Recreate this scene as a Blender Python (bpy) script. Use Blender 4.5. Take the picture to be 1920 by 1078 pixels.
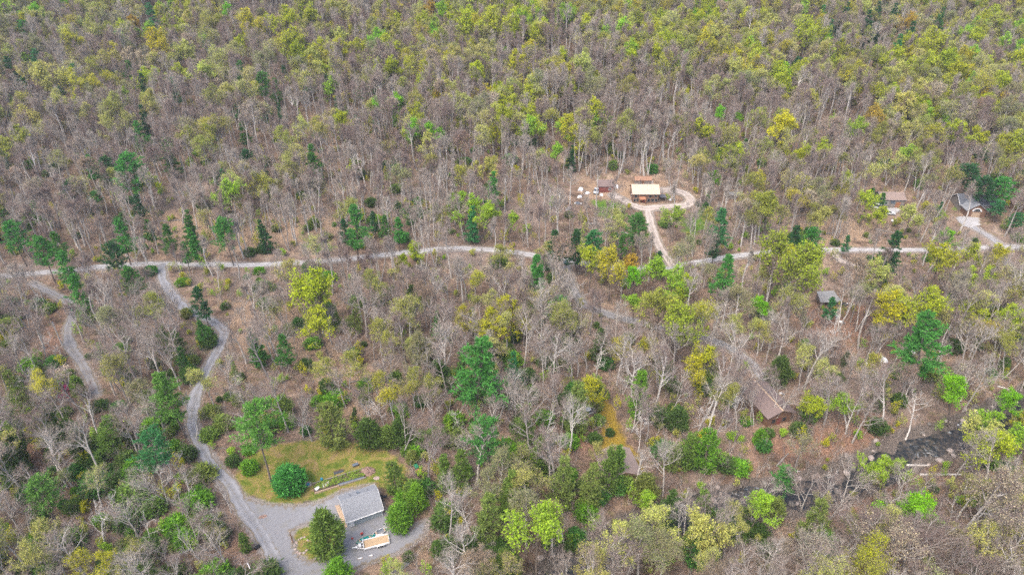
import bpy, math, random
import numpy as np
from mathutils import Vector, Matrix

for _o in list(bpy.data.objects):
    bpy.data.objects.remove(_o)
scene = bpy.context.scene
COL = scene.collection

# ------------------------------------------------------------------ camera
CAM_H = 110.0
PITCH = math.radians(32.0)
FPX = 1280.0                       # focal length in pixels of a 1920 px wide frame
cam_d = bpy.data.cameras.new("camera")
cam_d.sensor_width = 36.0
cam_d.lens = 36.0 * FPX / 1920.0
cam_d.clip_start = 0.5
cam_d.clip_end = 12000.0
cam = bpy.data.objects.new("camera", cam_d)
cam.location = (0, 0, CAM_H)
cam.rotation_euler = (math.radians(90) - PITCH, 0, 0)
COL.objects.link(cam)
scene.camera = cam

# ------------------------------------------------------------------ light: bright overcast
SUN_EL, SUN_AZ = math.radians(58), math.radians(215)
world = bpy.data.worlds.new("World")
scene.world = world
world.use_nodes = True
wn = world.node_tree.nodes
wn.clear()
wo = wn.new("ShaderNodeOutputWorld")
wb = wn.new("ShaderNodeBackground")
ws = wn.new("ShaderNodeTexSky")
ws.sky_type = 'NISHITA'
ws.sun_disc = False
ws.sun_elevation = SUN_EL
ws.sun_rotation = SUN_AZ
ws.air_density = 0.8
ws.dust_density = 4.0
ws.ozone_density = 0.6
wb.inputs['Strength'].default_value = 0.15
world.node_tree.links.new(ws.outputs[0], wb.inputs[0])
world.node_tree.links.new(wb.outputs[0], wo.inputs[0])
sun_d = bpy.data.lights.new("sun", 'SUN')
sun_d.energy = 0.7
sun_d.angle = math.radians(50)
sun_d.color = (1.0, 0.95, 0.88)
sun = bpy.data.objects.new("sun", sun_d)
sun_dir = Vector((math.sin(SUN_AZ) * math.cos(SUN_EL), math.cos(SUN_AZ) * math.cos(SUN_EL), math.sin(SUN_EL)))
sun.rotation_euler = sun_dir.to_track_quat('Z', 'Y').to_euler()
sun.location = (0, 0, 300)
COL.objects.link(sun)
vs = scene.view_settings
vs.view_transform = 'Standard'
vs.look = 'None'
vs.gamma = 1.0
vs.use_curve_mapping = False
vs.exposure = 1.5
scene.cycles.max_bounces = 5
scene.cycles.diffuse_bounces = 3
scene.cycles.transmission_bounces = 3
scene.cycles.transparent_max_bounces = 4
scene.cycles.use_denoising = False
scene.cycles.filter_width = 1.55

# ------------------------------------------------------------------ camera model and terrain (plain functions used for layout)
CP, SP = math.cos(PITCH), math.sin(PITCH)


def project(q):
    q = np.asarray(q, float)
    v = q - np.array([0, 0, CAM_H])
    z = v[..., 1] * CP - v[..., 2] * SP
    u = v[..., 1] * SP + v[..., 2] * CP
    return 960 + FPX * v[..., 0] / z, 539 - FPX * u / z


def ray(px, py):
    a = (px - 960) / FPX
    b = (539 - py) / FPX
    return np.array([a, CP + b * SP, -SP + b * CP])


def flat(px, py, z=0.0):
    d = ray(px, py)
    t = (z - CAM_H) / d[2]
    return np.array([d[0] * t, d[1] * t])


def dist_poly(x, y, pts):
    """distance from points to an open polyline"""
    x = np.asarray(x, float); y = np.asarray(y, float)
    best = np.full(np.broadcast(x, y).shape, 1e9)
    for (ax, ay), (bx, by) in zip(pts[:-1], pts[1:]):
        dx, dy = bx - ax, by - ay
        L = dx * dx + dy * dy + 1e-9
        t = np.clip(((x - ax) * dx + (y - ay) * dy) / L, 0, 1)
        best = np.minimum(best, np.hypot(x - ax - t * dx, y - ay - t * dy))
    return best


def inside(x, y, poly):
    x = np.asarray(x, float); y = np.asarray(y, float)
    r = np.zeros(np.broadcast(x, y).shape, bool)
    n = len(poly)
    for i in range(n):
        x0, y0 = poly[i]; x1, y1 = poly[(i + 1) % n]
        c = ((y0 > y) != (y1 > y)) & (x < (x1 - x0) * (y - y0) / ((y1 - y0) if y1 != y0 else 1e-9) + x0)
        r ^= c
    return r


def sdist(x, y, poly):
    d = dist_poly(x, y, list(poly) + [poly[0]])
    return np.where(inside(x, y, poly), -d, d)


def smooth(a, b, v):
    t = np.clip((v - a) / (b - a), 0, 1)
    return t * t * (3 - 2 * t)


CREEK_PX = [(2060, 700), (1960, 745), (1880, 775), (1800, 805), (1725, 825), (1665, 858), (1590, 890), (1500, 915), (1420, 925), (1350, 935),
            (1285, 960), (1210, 985), (1140, 1012), (1080, 1045), (1030, 1090), (960, 1180)]
CREEK = [tuple(flat(*p)) for p in CREEK_PX]
CREEK_W = [9, 9, 9, 9, 8, 6, 5, 4.5, 4.5, 4.5, 4.5, 4.5, 4.5, 4.5, 5, 5]


POOL = tuple(flat(1765, 818))


def height(x, y):
    x = np.asarray(x, float); y = np.asarray(y, float)
    w = 28.0
    s = np.clip((y - 235 + 0.02 * x) / w, -30, 30)
    h = 0.25 * w * np.log1p(np.exp(s)) + 0.25 * np.maximum(0, (y - 235 + 0.02 * x) - 30 * w)
    h = np.minimum(h, 75 + 0.02 * (y - 500))          # ridge levels out far behind
    h = h + 0.9 * np.sin(x * 0.031 + 1.3) * np.sin(y * 0.027 + 0.4) + 0.35 * np.sin(x * 0.083 + y * 0.05) * np.cos(y * 0.091 - x * 0.02)
    far = smooth(240, 330, y)
    h = h + far * (3.0 * np.sin(x * 0.021 + 0.7) + 2.0 * np.sin(x * 0.045 + y * 0.02))
    dc = dist_poly(x, y, CREEK)
    h = h - 2.6 * (1 - smooth(1.2, 13.0, dc))
    h = h - 0.9 * np.exp(-((x - POOL[0]) / 9.0) ** 2 - ((y - POOL[1]) / 5.5) ** 2)
    bank = np.exp(-(dc / 6.0) ** 2)              # stony, uneven bed and banks
    h = h + bank * (0.16 * np.sin(x * 1.7 + 1.3 * np.sin(y * 0.9)) * np.sin(y * 1.5 + x * 0.4) + 0.20 * np.sin(x * 0.62 + 2.0) * np.sin(y * 0.71 - x * 0.2))
    return h


def ground(px, py):
    d = ray(px, py)
    t0, t = 40.0, 40.0
    for _ in range(600):
        t += 2.0
        q = np.array([0, 0, CAM_H]) + d * t
        if q[2] < height(q[0], q[1]):
            break
    lo, hi = t - 2.0, t
    for _ in range(25):
        m = 0.5 * (lo + hi)
        q = np.array([0, 0, CAM_H]) + d * m
        if q[2] < height(q[0], q[1]):
            hi = m
        else:
            lo = m
    q = np.array([0, 0, CAM_H]) + d * hi
    return np.array([q[0], q[1], float(height(q[0], q[1]))])


def gxy(px, py):
    return tuple(ground(px, py)[:2])


# ------------------------------------------------------------------ materials
MATS = {}


def nt(name):
    m = bpy.data.materials.new(name)
    m.use_nodes = True
    t = m.node_tree
    t.nodes.clear()
    out = t.nodes.new("ShaderNodeOutputMaterial")
    MATS[name] = m
    return m, t, out


def node(t, kind, **kw):
    n = t.nodes.new(kind)
    for k, v in kw.items():
        if k.startswith("_"):
            setattr(n, k[1:], v)
        else:
            n.inputs[k.replace("__", " ")].default_value = v
    return n


def ramp(t, stops):
    n = t.nodes.new("ShaderNodeValToRGB")
    e = n.color_ramp.elements
    e[0].position, e[0].color = stops[0][0], (*stops[0][1], 1)
    e[1].position, e[1].color = stops[-1][0], (*stops[-1][1], 1)
    for p, c in stops[1:-1]:
        k = e.new(p); k.color = (*c, 1)
    return n


def mixrgb(t, fac, a, b, mode='MIX'):
    n = t.nodes.new("ShaderNodeMix")
    n.data_type = 'RGBA'
    n.blend_type = mode
    L = t.links
    for sock, v in ((n.inputs[0], fac), (n.inputs[6], a), (n.inputs[7], b)):
        if hasattr(v, "is_linked"):
            L.new(v, sock)
        elif isinstance(v, (tuple, list)):
            sock.default_value = (*v, 1) if len(v) == 3 else v
        else:
            sock.default_value = v
    return n.outputs[2]


def math_n(t, op, a, b=None, clamp=False):
    n = t.nodes.new("ShaderNodeMath")
    n.operation = op
    n.use_clamp = clamp
    for i, v in enumerate((a, b)):
        if v is None:
            continue
        if hasattr(v, "is_linked"):
            t.links.new(v, n.inputs[i])
        else:
            n.inputs[i].default_value = v
    return n.outputs[0]


def noise(t, scale, detail=4.0, rough=0.55, coord=None, dist=0.0):
    n = t.nodes.new("ShaderNodeTexNoise")
    n.inputs['Scale'].default_value = scale
    n.inputs['Detail'].default_value = detail
    n.inputs['Roughness'].default_value = rough
    n.inputs['Distortion'].default_value = dist
    if coord is not None:
        t.links.new(coord, n.inputs['Vector'])
    return n


def paint(name, col, rough=0.6, var=0.25, scale=3.0, metal=0.0, spec=0.3, dirt=None, dirt_amt=0.3):
    """plain surface with mottling, dirt blotches and a little relief"""
    m, t, out = nt(name)
    tc = t.nodes.new("ShaderNodeTexCoord")
    b = node(t, "ShaderNodeBsdfPrincipled", Roughness=rough, Metallic=metal)
    b.inputs['Specular IOR Level'].default_value = spec
    n1 = noise(t, scale, 5, 0.6, tc.outputs['Object'])
    r = ramp(t, [(0.3, tuple(c * (1 - var) for c in col)), (0.7, tuple(min(1, c * (1 + var)) for c in col))])
    t.links.new(n1.outputs[0], r.inputs[0])
    c = r.outputs[0]
    if dirt:
        n2 = noise(t, scale * 0.4, 6, 0.7, tc.outputs['Object'])
        f = math_n(t, 'MULTIPLY', ramp_val(t, n2.outputs[0], 0.5, 0.75), dirt_amt)
        c = mixrgb(t, f, c, dirt)
    t.links.new(c, b.inputs['Base Color'])
    bp = node(t, "ShaderNodeBump", Strength=0.25, Distance=0.02)
    t.links.new(noise(t, scale * 6, 3, 0.6, tc.outputs['Object']).outputs[0], bp.inputs['Height'])
    t.links.new(bp.outputs[0], b.inputs['Normal'])
    t.links.new(b.outputs[0], out.inputs[0])
    return m


def ramp_val(t, v, lo, hi):
    n = t.nodes.new("ShaderNodeMapRange")
    n.interpolation_type = 'SMOOTHSTEP'
    n.inputs['From Min'].default_value = lo
    n.inputs['From Max'].default_value = hi
    t.links.new(v, n.inputs['Value'])
    return n.outputs[0]


def tint_attr(t, name="tint"):
    a = t.nodes.new("ShaderNodeAttribute")
    a.attribute_type = 'INSTANCER'
    a.attribute_name = name
    return a.outputs['Color']


def leaf_mat(name, trans=0.35):
    m, t, out = nt(name)
    tint = tint_attr(t)
    geo = t.nodes.new("ShaderNodeNewGeometry")
    r = ramp(t, [(0.0, (0.55, 0.55, 0.6)), (0.5, (0.95, 0.97, 0.95)), (1.0, (1.45, 1.35, 1.1))])
    t.links.new(geo.outputs['Random Per Island'], r.inputs[0])
    c = mixrgb(t, 1.0, tint, r.outputs[0], 'MULTIPLY')
    d = t.nodes.new("ShaderNodeBsdfDiffuse")
    tr = t.nodes.new("ShaderNodeBsdfTranslucent")
    t.links.new(c, d.inputs[0]); t.links.new(c, tr.inputs[0])
    mx = t.nodes.new("ShaderNodeMixShader")
    mx.inputs[0].default_value = trans
    t.links.new(d.outputs[0], mx.inputs[1]); t.links.new(tr.outputs[0], mx.inputs[2])
    t.links.new(mx.outputs[0], out.inputs[0])
    return m


def bark_mat(name, lo, hi):
    m, t, out = nt(name)
    oi = t.nodes.new("ShaderNodeObjectInfo")
    tc = t.nodes.new("ShaderNodeTexCoord")
    n1 = noise(t, 1.6, 4, 0.65, tc.outputs['Object'])
    r = ramp(t, [(0.3, lo), (0.7, hi)])
    t.links.new(n1.outputs[0], r.inputs[0])
    rr = ramp(t, [(0.0, (0.62, 0.60, 0.60)), (0.5, (0.95, 0.93, 0.9)), (1.0, (1.25, 1.25, 1.25))])
    t.links.new(oi.outputs['Random'], rr.inputs[0])
    c = mixrgb(t, 1.0, r.outputs[0], rr.outputs[0], 'MULTIPLY')
    d = node(t, "ShaderNodeBsdfDiffuse", Roughness=0.8)
    t.links.new(c, d.inputs[0])
    t.links.new(d.outputs[0], out.inputs[0])
    return m


def twig_mat(name):
    m, t, out = nt(name)
    oi = t.nodes.new("ShaderNodeObjectInfo")
    geo = t.nodes.new("ShaderNodeNewGeometry")
    r = ramp(t, [(0.0, (0.21, 0.155, 0.135)), (0.35, (0.27, 0.21, 0.18)), (0.7, (0.31, 0.262, 0.222)), (1.0, (0.375, 0.335, 0.285))])
    t.links.new(oi.outputs['Random'], r.inputs[0])
    v = math_n(t, 'ADD', math_n(t, 'MULTIPLY', geo.outputs['Random Per Island'], 0.5), 0.75)
    cb = t.nodes.new("ShaderNodeCombineColor")
    for i in range(3):
        t.links.new(v, cb.inputs[i])
    c = mixrgb(t, 1.0, r.outputs[0], cb.outputs[0], 'MULTIPLY')
    d = t.nodes.new("ShaderNodeBsdfDiffuse")
    t.links.new(c, d.inputs[0])
    t.links.new(d.outputs[0], out.inputs[0])
    return m


M_LEAF = leaf_mat("leaf", 0.38)
M_NEEDLE = leaf_mat("needle", 0.18)
M_BARK = bark_mat("pale_bark", (0.28, 0.26, 0.238), (0.54, 0.515, 0.48))
M_BARKD = bark_mat("dark_bark", (0.09, 0.072, 0.06), (0.19, 0.165, 0.145))
M_TWIG = twig_mat("twig")
M_WHITEWOOD = bark_mat("bleached_bark", (0.36, 0.335, 0.305), (0.58, 0.555, 0.52))


def ground_mat():
    m, t, out = nt("forest_floor")
    L = t.links
    tc = t.nodes.new("ShaderNodeTexCoord")
    co = tc.outputs['Object']

    def at(n):
        a = t.nodes.new("ShaderNodeAttribute"); a.attribute_name = n
        return a.outputs['Fac']
    big = noise(t, 0.035, 4, 0.55, co)
    mid = noise(t, 0.22, 5, 0.62, co)
    fine = noise(t, 2.6, 6, 0.75, co)
    vf = noise(t, 9.0, 3, 0.7, co)
    litter = ramp(t, [(0.28, (0.075, 0.056, 0.043)), (0.45, (0.155, 0.108, 0.08)), (0.58, (0.23, 0.165, 0.122)), (0.72, (0.34, 0.265, 0.20))])
    L.new(mid.outputs[0], litter.inputs[0])
    sp = ramp(t, [(0.32, (0.3, 0.3, 0.3)), (0.5, (0.95, 0.95, 0.95)), (0.68, (1.7, 1.65, 1.6))])
    L.new(fine.outputs[0], sp.inputs[0])
    c = mixrgb(t, 1.0, litter.outputs[0], sp.outputs[0], 'MULTIPLY')
    # grey pink thin litter and mossy patches
    c = mixrgb(t, math_n(t, 'MULTIPLY', ramp_val(t, big.outputs[0], 0.5, 0.68), 0.55), c, (0.25, 0.205, 0.18))
    moss = math_n(t, 'MULTIPLY', ramp_val(t, noise(t, 0.5, 5, 0.6, co).outputs[0], 0.52, 0.68), 0.5)
    c = mixrgb(t, moss, c, (0.12, 0.125, 0.045))

    def blend(c, attr, lo, hi, colnode, amt=1.0, nz=mid, k=1.5):
        v = math_n(t, 'ADD', at(attr), math_n(t, 'MULTIPLY', math_n(t, 'SUBTRACT', nz.outputs[0], 0.5), k))
        v = math_n(t, 'MULTIPLY', ramp_val(t, v, lo, hi), math_n(t, 'MULTIPLY', ramp_val(t, at(attr), 0.01, 0.12), amt))
        return mixrgb(t, v, c, colnode)
    tan = ramp(t, [(0.3, (0.13, 0.09, 0.06)), (0.48, (0.28, 0.195, 0.13)), (0.70, (0.44, 0.33, 0.23))])
    L.new(fine.outputs[0], tan.inputs[0])
    c = blend(c, "dry", 0.35, 0.9, tan.outputs[0], 0.85)
    rus = ramp(t, [(0.3, (0.09, 0.05, 0.035)), (0.5, (0.23, 0.125, 0.083)), (0.72, (0.40, 0.25, 0.175))])
    L.new(fine.outputs[0], rus.inputs[0])
    c = blend(c, "rust", 0.3, 1.0, rus.outputs[0], 0.75)
    meadow = ramp(t, [(0.36, (0.06, 0.105, 0.015)), (0.46, (0.13, 0.16, 0.03)), (0.53, (0.22, 0.185, 0.055)), (0.60, (0.27, 0.19, 0.10)), (0.68, (0.36, 0.265, 0.165))])
    mm = math_n(t, 'ADD', math_n(t, 'MULTIPLY', noise(t, 0.3, 6, 0.68, co, 0.6).outputs[0], 0.7), math_n(t, 'MULTIPLY', fine.outputs[0], 0.3))
    L.new(mm, meadow.inputs[0])
    c = blend(c, "meadow", 0.35, 0.65, meadow.outputs[0])
    gr = ramp(t, [(0.36, (0.022, 0.075, 0.008)), (0.47, (0.055, 0.15, 0.014)), (0.56, (0.12, 0.18, 0.03)), (0.66, (0.24, 0.2, 0.1))])
    L.new(math_n(t, 'ADD', math_n(t, 'MULTIPLY', mid.outputs[0], 0.5), math_n(t, 'MULTIPLY', fine.outputs[0], 0.5)), gr.inputs[0])
    c = blend(c, "grass", 0.45, 0.8, gr.outputs[0], 0.95)
    ml = ramp(t, [(0.3, (0.13, 0.09, 0.012)), (0.55, (0.27, 0.19, 0.02)), (0.75, (0.38, 0.28, 0.07))])
    L.new(fine.outputs[0], ml.inputs[0])
    c = blend(c, "moss", 0.45, 0.9, ml.outputs[0], 0.85)
    gv = ramp(t, [(0.3, (0.15, 0.135, 0.12)), (0.5, (0.25, 0.23, 0.215)), (0.72, (0.36, 0.34, 0.32))])
    L.new(vf.outputs[0], gv.inputs[0])
    c = blend(c, "gravel", 0.35, 0.7, gv.outputs[0], 0.85, nz=fine, k=0.7)
    rk = ramp(t, [(0.35, (0.05, 0.045, 0.04)), (0.6, (0.15, 0.13, 0.115)), (0.75, (0.30, 0.27, 0.25))])
    L.new(fine.outputs[0], rk.inputs[0])
    c = blend(c, "creekbed", 0.4, 0.7, rk.outputs[0], 0.9)
    b = node(t, "ShaderNodeBsdfDiffuse", Roughness=0.9)
    L.new(c, b.inputs['Color'])
    bp = node(t, "ShaderNodeBump", Strength=0.7, Distance=0.25)
    L.new(fine.outputs[0], bp.inputs['Height'])
    L.new(bp.outputs[0], b.inputs['Normal'])
    L.new(b.outputs[0], out.inputs[0])
    return m


def gravel_mat(name, dark, light, patch):
    m, t, out = nt(name)
    L = t.links
    tc = t.nodes.new("ShaderNodeTexCoord")
    co = tc.outputs['Object']
    r = ramp(t, [(0.3, dark), (0.7, light)])
    f = noise(t, 7.0, 4, 0.75, co)
    L.new(f.outputs[0], r.inputs[0])
    n2 = noise(t, 0.35, 5, 0.6, co)
    c = mixrgb(t, math_n(t, 'MULTIPLY', ramp_val(t, n2.outputs[0], 0.5, 0.72), 0.55), r.outputs[0], patch)
    n3 = noise(t, 1.4, 4, 0.6, co)
    c = mixrgb(t, math_n(t, 'MULTIPLY', ramp_val(t, n3.outputs[0], 0.55, 0.75), 0.3), c, tuple(x * 0.6 for x in dark))
    a = t.nodes.new("ShaderNodeAttribute"); a.attribute_name = "edge"
    ev = math_n(t, 'ADD', a.outputs['Fac'], math_n(t, 'MULTIPLY', math_n(t, 'SUBTRACT', n3.outputs[0], 0.5), 1.3))
    tk = t.nodes.new("ShaderNodeAttribute"); tk.attribute_name = "track"
    tv = math_n(t, 'MULTIPLY', tk.outputs['Fac'], ramp_val(t, noise(t, 0.5, 4, 0.6, co).outputs[0], 0.3, 0.6))
    c = mixrgb(t, math_n(t, 'MULTIPLY', tv, 0.5), c, tuple(min(1, x * 1.25) for x in light))
    lt_ = noise(t, 3.2, 5, 0.7, co)
    c = mixrgb(t, math_n(t, 'MULTIPLY', ramp_val(t, lt_.outputs[0], 0.58, 0.66), 0.45), c, (0.20, 0.14, 0.10))
    c = mixrgb(t, math_n(t, 'MULTIPLY', ramp_val(t, ev, 0.3, 0.9), 0.85), c, (0.19, 0.15, 0.095))
    b = node(t, "ShaderNodeBsdfDiffuse", Roughness=0.9)
    L.new(c, b.inputs['Color'])
    bp = node(t, "ShaderNodeBump", Strength=0.4, Distance=0.04)
    L.new(f.outputs[0], bp.inputs['Height'])
    L.new(bp.outputs[0], b.inputs['Normal'])
    L.new(b.outputs[0], out.inputs[0])
    return m


M_GROUND = ground_mat()
M_GRAVEL = gravel_mat("grey_gravel", (0.155, 0.157, 0.168), (0.31, 0.313, 0.33), (0.215, 0.205, 0.165))
M_GRAVELD = gravel_mat("worn_grey_gravel", (0.14, 0.138, 0.14), (0.27, 0.265, 0.27), (0.21, 0.185, 0.15))
M_PALEROAD = gravel_mat("pale_road_gravel", (0.225, 0.222, 0.225), (0.42, 0.415, 0.415), (0.27, 0.245, 0.215))
M_DIRTROAD = gravel_mat("pinkish_dirt", (0.25, 0.215, 0.19), (0.45, 0.40, 0.365), (0.32, 0.255, 0.205))


def water_mat():
    m, t, out = nt("creek_water")
    L = t.links
    tc = t.nodes.new("ShaderNodeTexCoord")
    co = tc.outputs['Object']
    b = node(t, "ShaderNodeBsdfPrincipled", Roughness=0.12)
    b.inputs['IOR'].default_value = 1.33
    bed = ramp(t, [(0.32, (0.012, 0.015, 0.018)), (0.46, (0.028, 0.031, 0.033)), (0.56, (0.07, 0.06, 0.05)), (0.7, (0.16, 0.13, 0.105))])
    L.new(noise(t, 0.9, 6, 0.7, co).outputs[0], bed.inputs[0])
    n = noise(t, 0.55, 6, 0.75, co, 1.2)
    a = t.nodes.new("ShaderNodeAttribute"); a.attribute_name = "foam"
    foam = math_n(t, 'MULTIPLY', ramp_val(t, n.outputs[0], 0.55, 0.68), a.outputs['Fac'])
    L.new(mixrgb(t, foam, bed.outputs[0], (0.62, 0.66, 0.68)), b.inputs['Base Color'])
    L.new(math_n(t, 'ADD', math_n(t, 'MULTIPLY', foam, 0.6), 0.04), b.inputs['Roughness'])
    bp = node(t, "ShaderNodeBump", Strength=0.5, Distance=0.15)
    L.new(noise(t, 1.6, 4, 0.6, co, 0.6).outputs[0], bp.inputs['Height'])
    L.new(bp.outputs[0], b.inputs['Normal'])
    L.new(b.outputs[0], out.inputs[0])
    return m


M_WATER = water_mat()


# ------------------------------------------------------------------ object helpers
def tag(o, label=None, cat=None, group=None, kind=None):
    if label: o["label"] = label
    if cat: o["category"] = cat
    if group: o["group"] = group
    if kind: o["kind"] = kind
    return o


def empty(name, loc, rz=0.0, scale=1.0):
    o = bpy.data.objects.new(name, None)
    o.empty_display_size = 0.5
    o.location = loc
    o.rotation_euler = (0, 0, rz)
    o.scale = (scale,) * 3 if not isinstance(scale, tuple) else scale
    COL.objects.link(o)
    return o


def link(name, me, parent=None, loc=(0, 0, 0), rot=(0, 0, 0)):
    o = bpy.data.objects.new(name, me)
    o.parent = parent
    o.location = loc
    o.rotation_euler = rot
    COL.objects.link(o)
    return o


def mesh_np(name, V, F, mats, mi=None, smooth_=False):
    """triangle or quad mesh straight from numpy arrays"""
    me = bpy.data.meshes.new(name)
    V = np.asarray(V, np.float32); F = np.asarray(F, np.int32)
    k = F.shape[1]
    me.vertices.add(len(V)); me.vertices.foreach_set("co", V.ravel())
    me.loops.add(F.size); me.loops.foreach_set("vertex_index", F.ravel())
    me.polygons.add(len(F))
    me.polygons.foreach_set("loop_start", np.arange(0, F.size, k, dtype=np.int32))
    me.polygons.foreach_set("loop_total", np.full(len(F), k, np.int32))
    for m in mats:
        me.materials.append(m)
    if mi is not None:
        me.polygons.foreach_set("material_index", np.asarray(mi, np.int32))
    if smooth_:
        me.polygons.foreach_set("use_smooth", np.ones(len(F), bool))
    me.update(calc_edges=True)
    return me


class MB:
    """collects boxes, prisms, tubes and polygons of ONE part"""
    def __init__(s):
        s.v, s.f = [], []

    def poly(s, pts, faces):
        o = len(s.v)
        s.v += [tuple(p) for p in pts]
        s.f += [tuple(o + i for i in f) for f in faces]
        return s

    def box(s, x0, x1, y0, y1, z0, z1):
        return s.poly([(x0, y0, z0), (x1, y0, z0), (x1, y1, z0), (x0, y1, z0), (x0, y0, z1), (x1, y0, z1), (x1, y1, z1), (x0, y1, z1)],
                      [(0, 3, 2, 1), (4, 5, 6, 7), (0, 1, 5, 4), (1, 2, 6, 5), (2, 3, 7, 6), (3, 0, 4, 7)])

    def bar(s, a, b, r, n=6, r2=None):
        a, b = Vector(a), Vector(b)
        r2 = r if r2 is None else r2
        d = (b - a).normalized()
        u = d.orthogonal().normalized(); w = d.cross(u)
        pts = []
        for c, rr in ((a, r), (b, r2)):
            for i in range(n):
                t = 2 * math.pi * i / n
                pts.append(c + (u * math.cos(t) + w * math.sin(t)) * rr)
        fs = [(i, (i + 1) % n, n + (i + 1) % n, n + i) for i in range(n)]
        fs += [tuple(range(n - 1, -1, -1)), tuple(range(n, 2 * n))]
        return s.poly(pts, fs)

    def loft(s, rings):
        """closed rings of equal count joined into a capped skin"""
        n = len(rings[0])
        pts = [p for r in rings for p in r]
        fs = []
        for k in range(len(rings) - 1):
            for i in range(n):
                fs.append((k * n + i, k * n + (i + 1) % n, (k + 1) * n + (i + 1) % n, (k + 1) * n + i))
        fs += [tuple(range(n - 1, -1, -1)), tuple(range((len(rings) - 1) * n, len(rings) * n))]
        return s.poly(pts, fs)

    def build(s, name, mat, parent=None, loc=(0, 0, 0), rot=(0, 0, 0), smooth_=False, bevel=0.0):
        me = bpy.data.meshes.new(name)
        me.from_pydata(s.v, [], s.f)
        me.materials.append(mat)
        if smooth_:
            me.polygons.foreach_set("use_smooth", [True] * len(me.polygons))
        me.update()
        o = link(name, me, parent, loc, rot)
        if bevel:
            b = o.modifiers.new("bevel", 'BEVEL'); b.width = bevel; b.segments = 2
        return o


# ------------------------------------------------------------------ layout lines from the photograph (pixels of the 1920 frame, put on the ground)
def world_line(px):
    return [gxy(*p) for p in px]


ROAD_PX = [(-160, 528), (-60, 522), (0, 518), (60, 513), (130, 507), (200, 500), (280, 495), (380, 496), (480, 497), (560, 493), (640, 487), (700, 480), (760, 474),
           (830, 467), (870, 466), (930, 469), (990, 477), (1030, 484), (1075, 490), (1130, 499), (1200, 505), (1270, 500), (1340, 487), (1430, 474), (1500, 470), (1545, 469),
           (1650, 469), (1750, 469), (1830, 466), (1880, 463), (1920, 463), (2080, 462)]
DRIVE_PX = [(302, 496), (305, 525), (325, 555), (350, 580), (387, 597), (412, 612), (420, 632), (407, 660), (390, 690), (376, 720), (362, 760), (361, 800), (378, 840), (405, 880),
            (428, 908), (448, 940), (478, 985), (510, 1040), (528, 1085), (545, 1160)]
LANE_PX = [(60, 530), (92, 547), (128, 567), (138, 590), (126, 618), (130, 645), (148, 672), (166, 705), (180, 740)]
BRANCH_PX = [(1060, 492), (1066, 520), (1078, 548), (1096, 572), (1130, 586), (1200, 605), (1260, 620), (1325, 634), (1385, 662), (1425, 700), (1440, 716)]
CABIN_DRIVE_PX = [(1262, 500), (1241, 470), (1226, 440), (1219, 412), (1214, 392)]
CABIN_LOOP_PX = [(1150, 366), (1172, 377), (1195, 388), (1214, 391), (1250, 388), (1284, 386), (1297, 377), (1286, 364), (1262, 357), (1244, 357)]
HOUSE_DRIVE_PX = [(1880, 463), (1862, 448), (1835, 432), (1820, 421), (1808, 414)]
EDGE_LANE_PX = [(1868, 462), (1885, 490), (1908, 520), (1940, 560)]
SPUR_PX = [(1560, 470), (1575, 488), (1612, 502), (1650, 515)]
MOSSLANE_PX = [(1128, 765), (1150, 790), (1160, 815), (1185, 850), (1198, 880), (1205, 900)]

ROAD, DRIVE, LANE, BRANCH = map(world_line, (ROAD_PX, DRIVE_PX, LANE_PX, BRANCH_PX))
CABIN_DRIVE, CABIN_LOOP, HOUSE_DRIVE, EDGE_LANE, SPUR, MOSSLANE = map(world_line, (CABIN_DRIVE_PX, CABIN_LOOP_PX, HOUSE_DRIVE_PX, EDGE_LANE_PX, SPUR_PX, MOSSLANE_PX))

YARD_PX = [(415, 898), (440, 915), (465, 931), (510, 943), (560, 946), (605, 936), (640, 918), (700, 905), (725, 955), (735, 985), (762, 992), (788, 975), (806, 972),
           (804, 995), (782, 1018), (745, 1040), (690, 1058), (640, 1085), (600, 1110), (520, 1110), (490, 1030), (455, 962)]
ISLAND_PX = [(548, 995), (575, 985), (620, 985), (636, 1010), (622, 1038), (580, 1050), (558, 1035)]
MEADOW_PX = [(445, 868), (520, 830), (600, 820), (680, 828), (740, 850), (760, 880), (748, 915), (730, 925), (700, 908), (640, 920), (600, 940), (545, 948), (480, 938), (440, 912)]
YARD, ISLAND, MEADOW = ([gxy(*p) for p in q] for q in (YARD_PX, ISLAND_PX, MEADOW_PX))
LAWNS_PX = [[(1102, 374), (1126, 371), (1166, 375), (1182, 394), (1172, 410), (1150, 416), (1108, 404)], [(1270, 408), (1312, 392), (1338, 378), (1348, 398), (1340, 432), (1298, 446), (1272, 432)],
            [(1782, 384), (1805, 386), (1806, 398), (1780, 402)], [(560, 432), (620, 440), (640, 470), (600, 480), (565, 470)]]
DRY_PX = [[(270, 395), (420, 385), (640, 400), (640, 470), (420, 480), (280, 480)], [(590, 700), (660, 680), (760, 700), (860, 690), (880, 720), (760, 770), (640, 800), (590, 760)],
          [(1085, 340), (1250, 340), (1290, 365), (1230, 395), (1085, 375)], [(400, 560), (560, 560), (700, 620), (620, 700), (440, 660)], [(1480, 420), (1640, 400), (1650, 460), (1500, 462)],
          [(235, 480), (350, 478), (360, 492), (280, 492)], [(690, 1060), (790, 1020), (830, 1000), (850, 1060), (760, 1090)], [(1650, 290), (1700, 285), (1700, 315), (1650, 315)]]
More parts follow.
